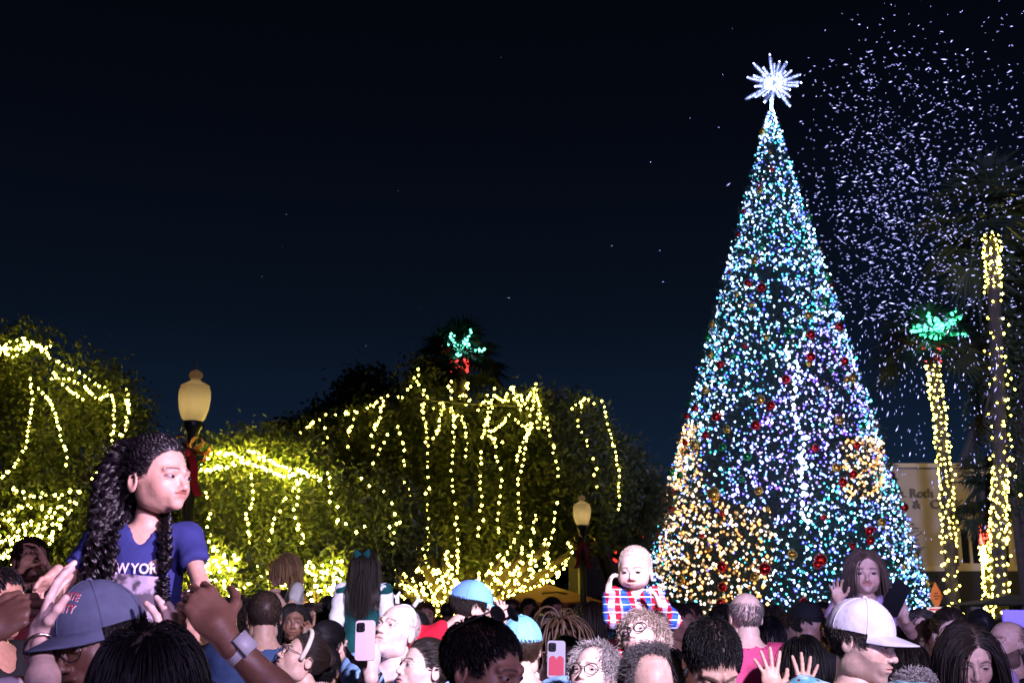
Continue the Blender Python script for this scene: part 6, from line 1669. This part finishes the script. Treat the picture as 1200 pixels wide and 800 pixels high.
person('adult carrying the girl with long brown hair, hidden behind the white cap', (1012, 735), 5.65, yaw=180, skin='tan', hair=('short', 'dark'), shirt=C_DKGREY, fine=False)
person('person with long dark hair, back turned, right of the white cap', (1060, 788), 4.8, yaw=178, t='woman', skin='light', hair=('long', 'dark'), shirt=C_BLACK)
person('woman with long straight brown hair looking down in the bottom right corner', (1135, 773), 4.2, yaw=-6, pitch=-18, t='woman', skin='light', hair=('long', 'dark'), shirt=C_DKGREY, lipc=(.8, .40, .45))
person('person with hair pulled tightly back behind the downcast brown-haired woman', (1115, 744), 5.6, yaw=-4, pitch=-4, t='woman', skin='light', hair=('back', 'dark'), shirt=C_LILAC, fine=False)
person('bald man with a thick dark beard in black, chin raised, at the right edge', (1180, 757), 5.8, yaw=-64, pitch=10, skin='medium', hair=('thin', 'dark', 1.0), shirt=C_BLACK, beard=((.02, .012, .01), .95), body_yaw=-50)
person('white-haired head at the bottom edge between the white cap and the downcast woman', (1075, 830), 4.2, yaw=170, skin='light', hair=('fuzzy', 'white'), shirt=C_LILAC, fine=False)
person('person in a white top walking behind the raised phone of the smiling woman', (298, 755), 7.4, yaw=30, t='woman', skin='tan', hair=('long', 'dark'), shirt=C_WHITE, fine=False)

# people farther back: a few built once, then copied
far = []
for k, (t_, sk_, hr_, sh_) in enumerate([('man', 'tan', ('short', 'black'), C_BLACK), ('woman', 'medium', ('long', 'dark'), C_MAROON), ('man', 'medium', ('short', 'brown'), C_DKGREY), ('woman', 'brown', ('back', 'black'), C_BLACK), ('man', 'brown', ('buzz', 'black'), C_GREY)]):
    far.append(person('placeholder', (600, 722), 9.0, yaw=0, t=t_, skin=sk_, hair=hr_, shirt=sh_, fine=False)['o'])
FARP = [(252, 722, 9, 150, 'dark figure in front of the lit shrub left of the curly head'), (292, 708, 10.5, 20, 'dark figure between the curly head and the blond toddler'), (362, 712, 10, -20, 'dark head right below the blond toddler'), (384, 718, 9, 170, 'dark head over the cream headband'), (402, 726, 8.2, 20, 'dark head left of the teal pinafore'), (458, 712, 11, 30, 'distant head right of the teal pinafore'), (474, 716, 13, 180, 'small distant head above the antler headband'), (498, 722, 10, 10, 'shaded face right of the antler headband'), (488, 740, 7, 180, 'dark hair directly over the profile woman'),
        (600, 716, 12, -10, 'small distant head left of the man below the tent'), (646, 716, 11, 40, 'distant head at the foot of the orange tent'), (690, 726, 8, 175, 'dark head below the second street lamp'), (672, 722, 12, 0, 'distant face left of the second street lamp'), (782, 724, 9, 10, 'shaded face at the lower left foot of the Christmas tree'), (812, 722, 10, -40, 'dark head above the neat dark hair of the broad man'), (846, 730, 8, 170, 'dark head left of the bald man'), (906, 728, 9, 185, 'dark head right of the bald man'), (926, 738, 7.6, 30, 'dark head left of the flat cap'), (964, 724, 9, -20, 'face in amber light right of the flat cap'), (978, 746, 6.6, 180, 'dark head left of the raised palm of the brown-haired girl'),
        (1048, 742, 6, 170, 'dark head behind the brim of the white cap'), (1082, 736, 7.4, -30, 'dim head in front of the shop posts'), (1092, 752, 6.2, 20, 'dim face left of the tightly combed head'), (1150, 738, 7, 175, 'dark head behind the bearded man'), (524, 718, 15, 180, 'smallest head at the foot of the huge tree'), (225, 730, 8, 180, 'dark head behind the watch of the carrying man'), (20, 728, 6.5, 170, 'dark head behind the raised pale forearm'), (75, 716, 7.5, 180, 'dark head behind the blue cap')]
rgp = np.random.default_rng(5)
for q, (px, py, Y, yw, lb_) in enumerate(FARP):
    src = far[q % 5]; o = src if q < 5 else copy_tree(src)
    p = at(px, py, Y); s_ = p.z / (at(600, 722, 9).z); a = R(yw)
    off = Vector((0, -.02 * 1.0, 0)); o.location = (p.x, p.y, 0); o.rotation_euler = (0, 0, a); o.scale = (s_ * rgp.uniform(.97, 1.03),) * 2 + (s_,)
    tag(o, lb_, 'person', 'dim figures at the back of the crowd')

# lamp of a phone pointed at the stage
c = at(686, 727, 9); o = phone('small phone with its white torch shining below the second street lamp', c, (0, 0, 1), (0, -1, 0), DKCASE)
g = Geo(); th = np.linspace(0, math.pi, 7); g.lathe(np.stack([np.sin(th) * .020, -np.cos(th) * .012], 1), sides=10, M=Matrix.Translation(c + Vector((0, -.009, .03))) @ Matrix.Rotation(R(90), 4, 'X')); g.build('torch', mat('torch_light', (1, 1, 1), .5, emit=(1, .95, .85), strength=14), o, c)
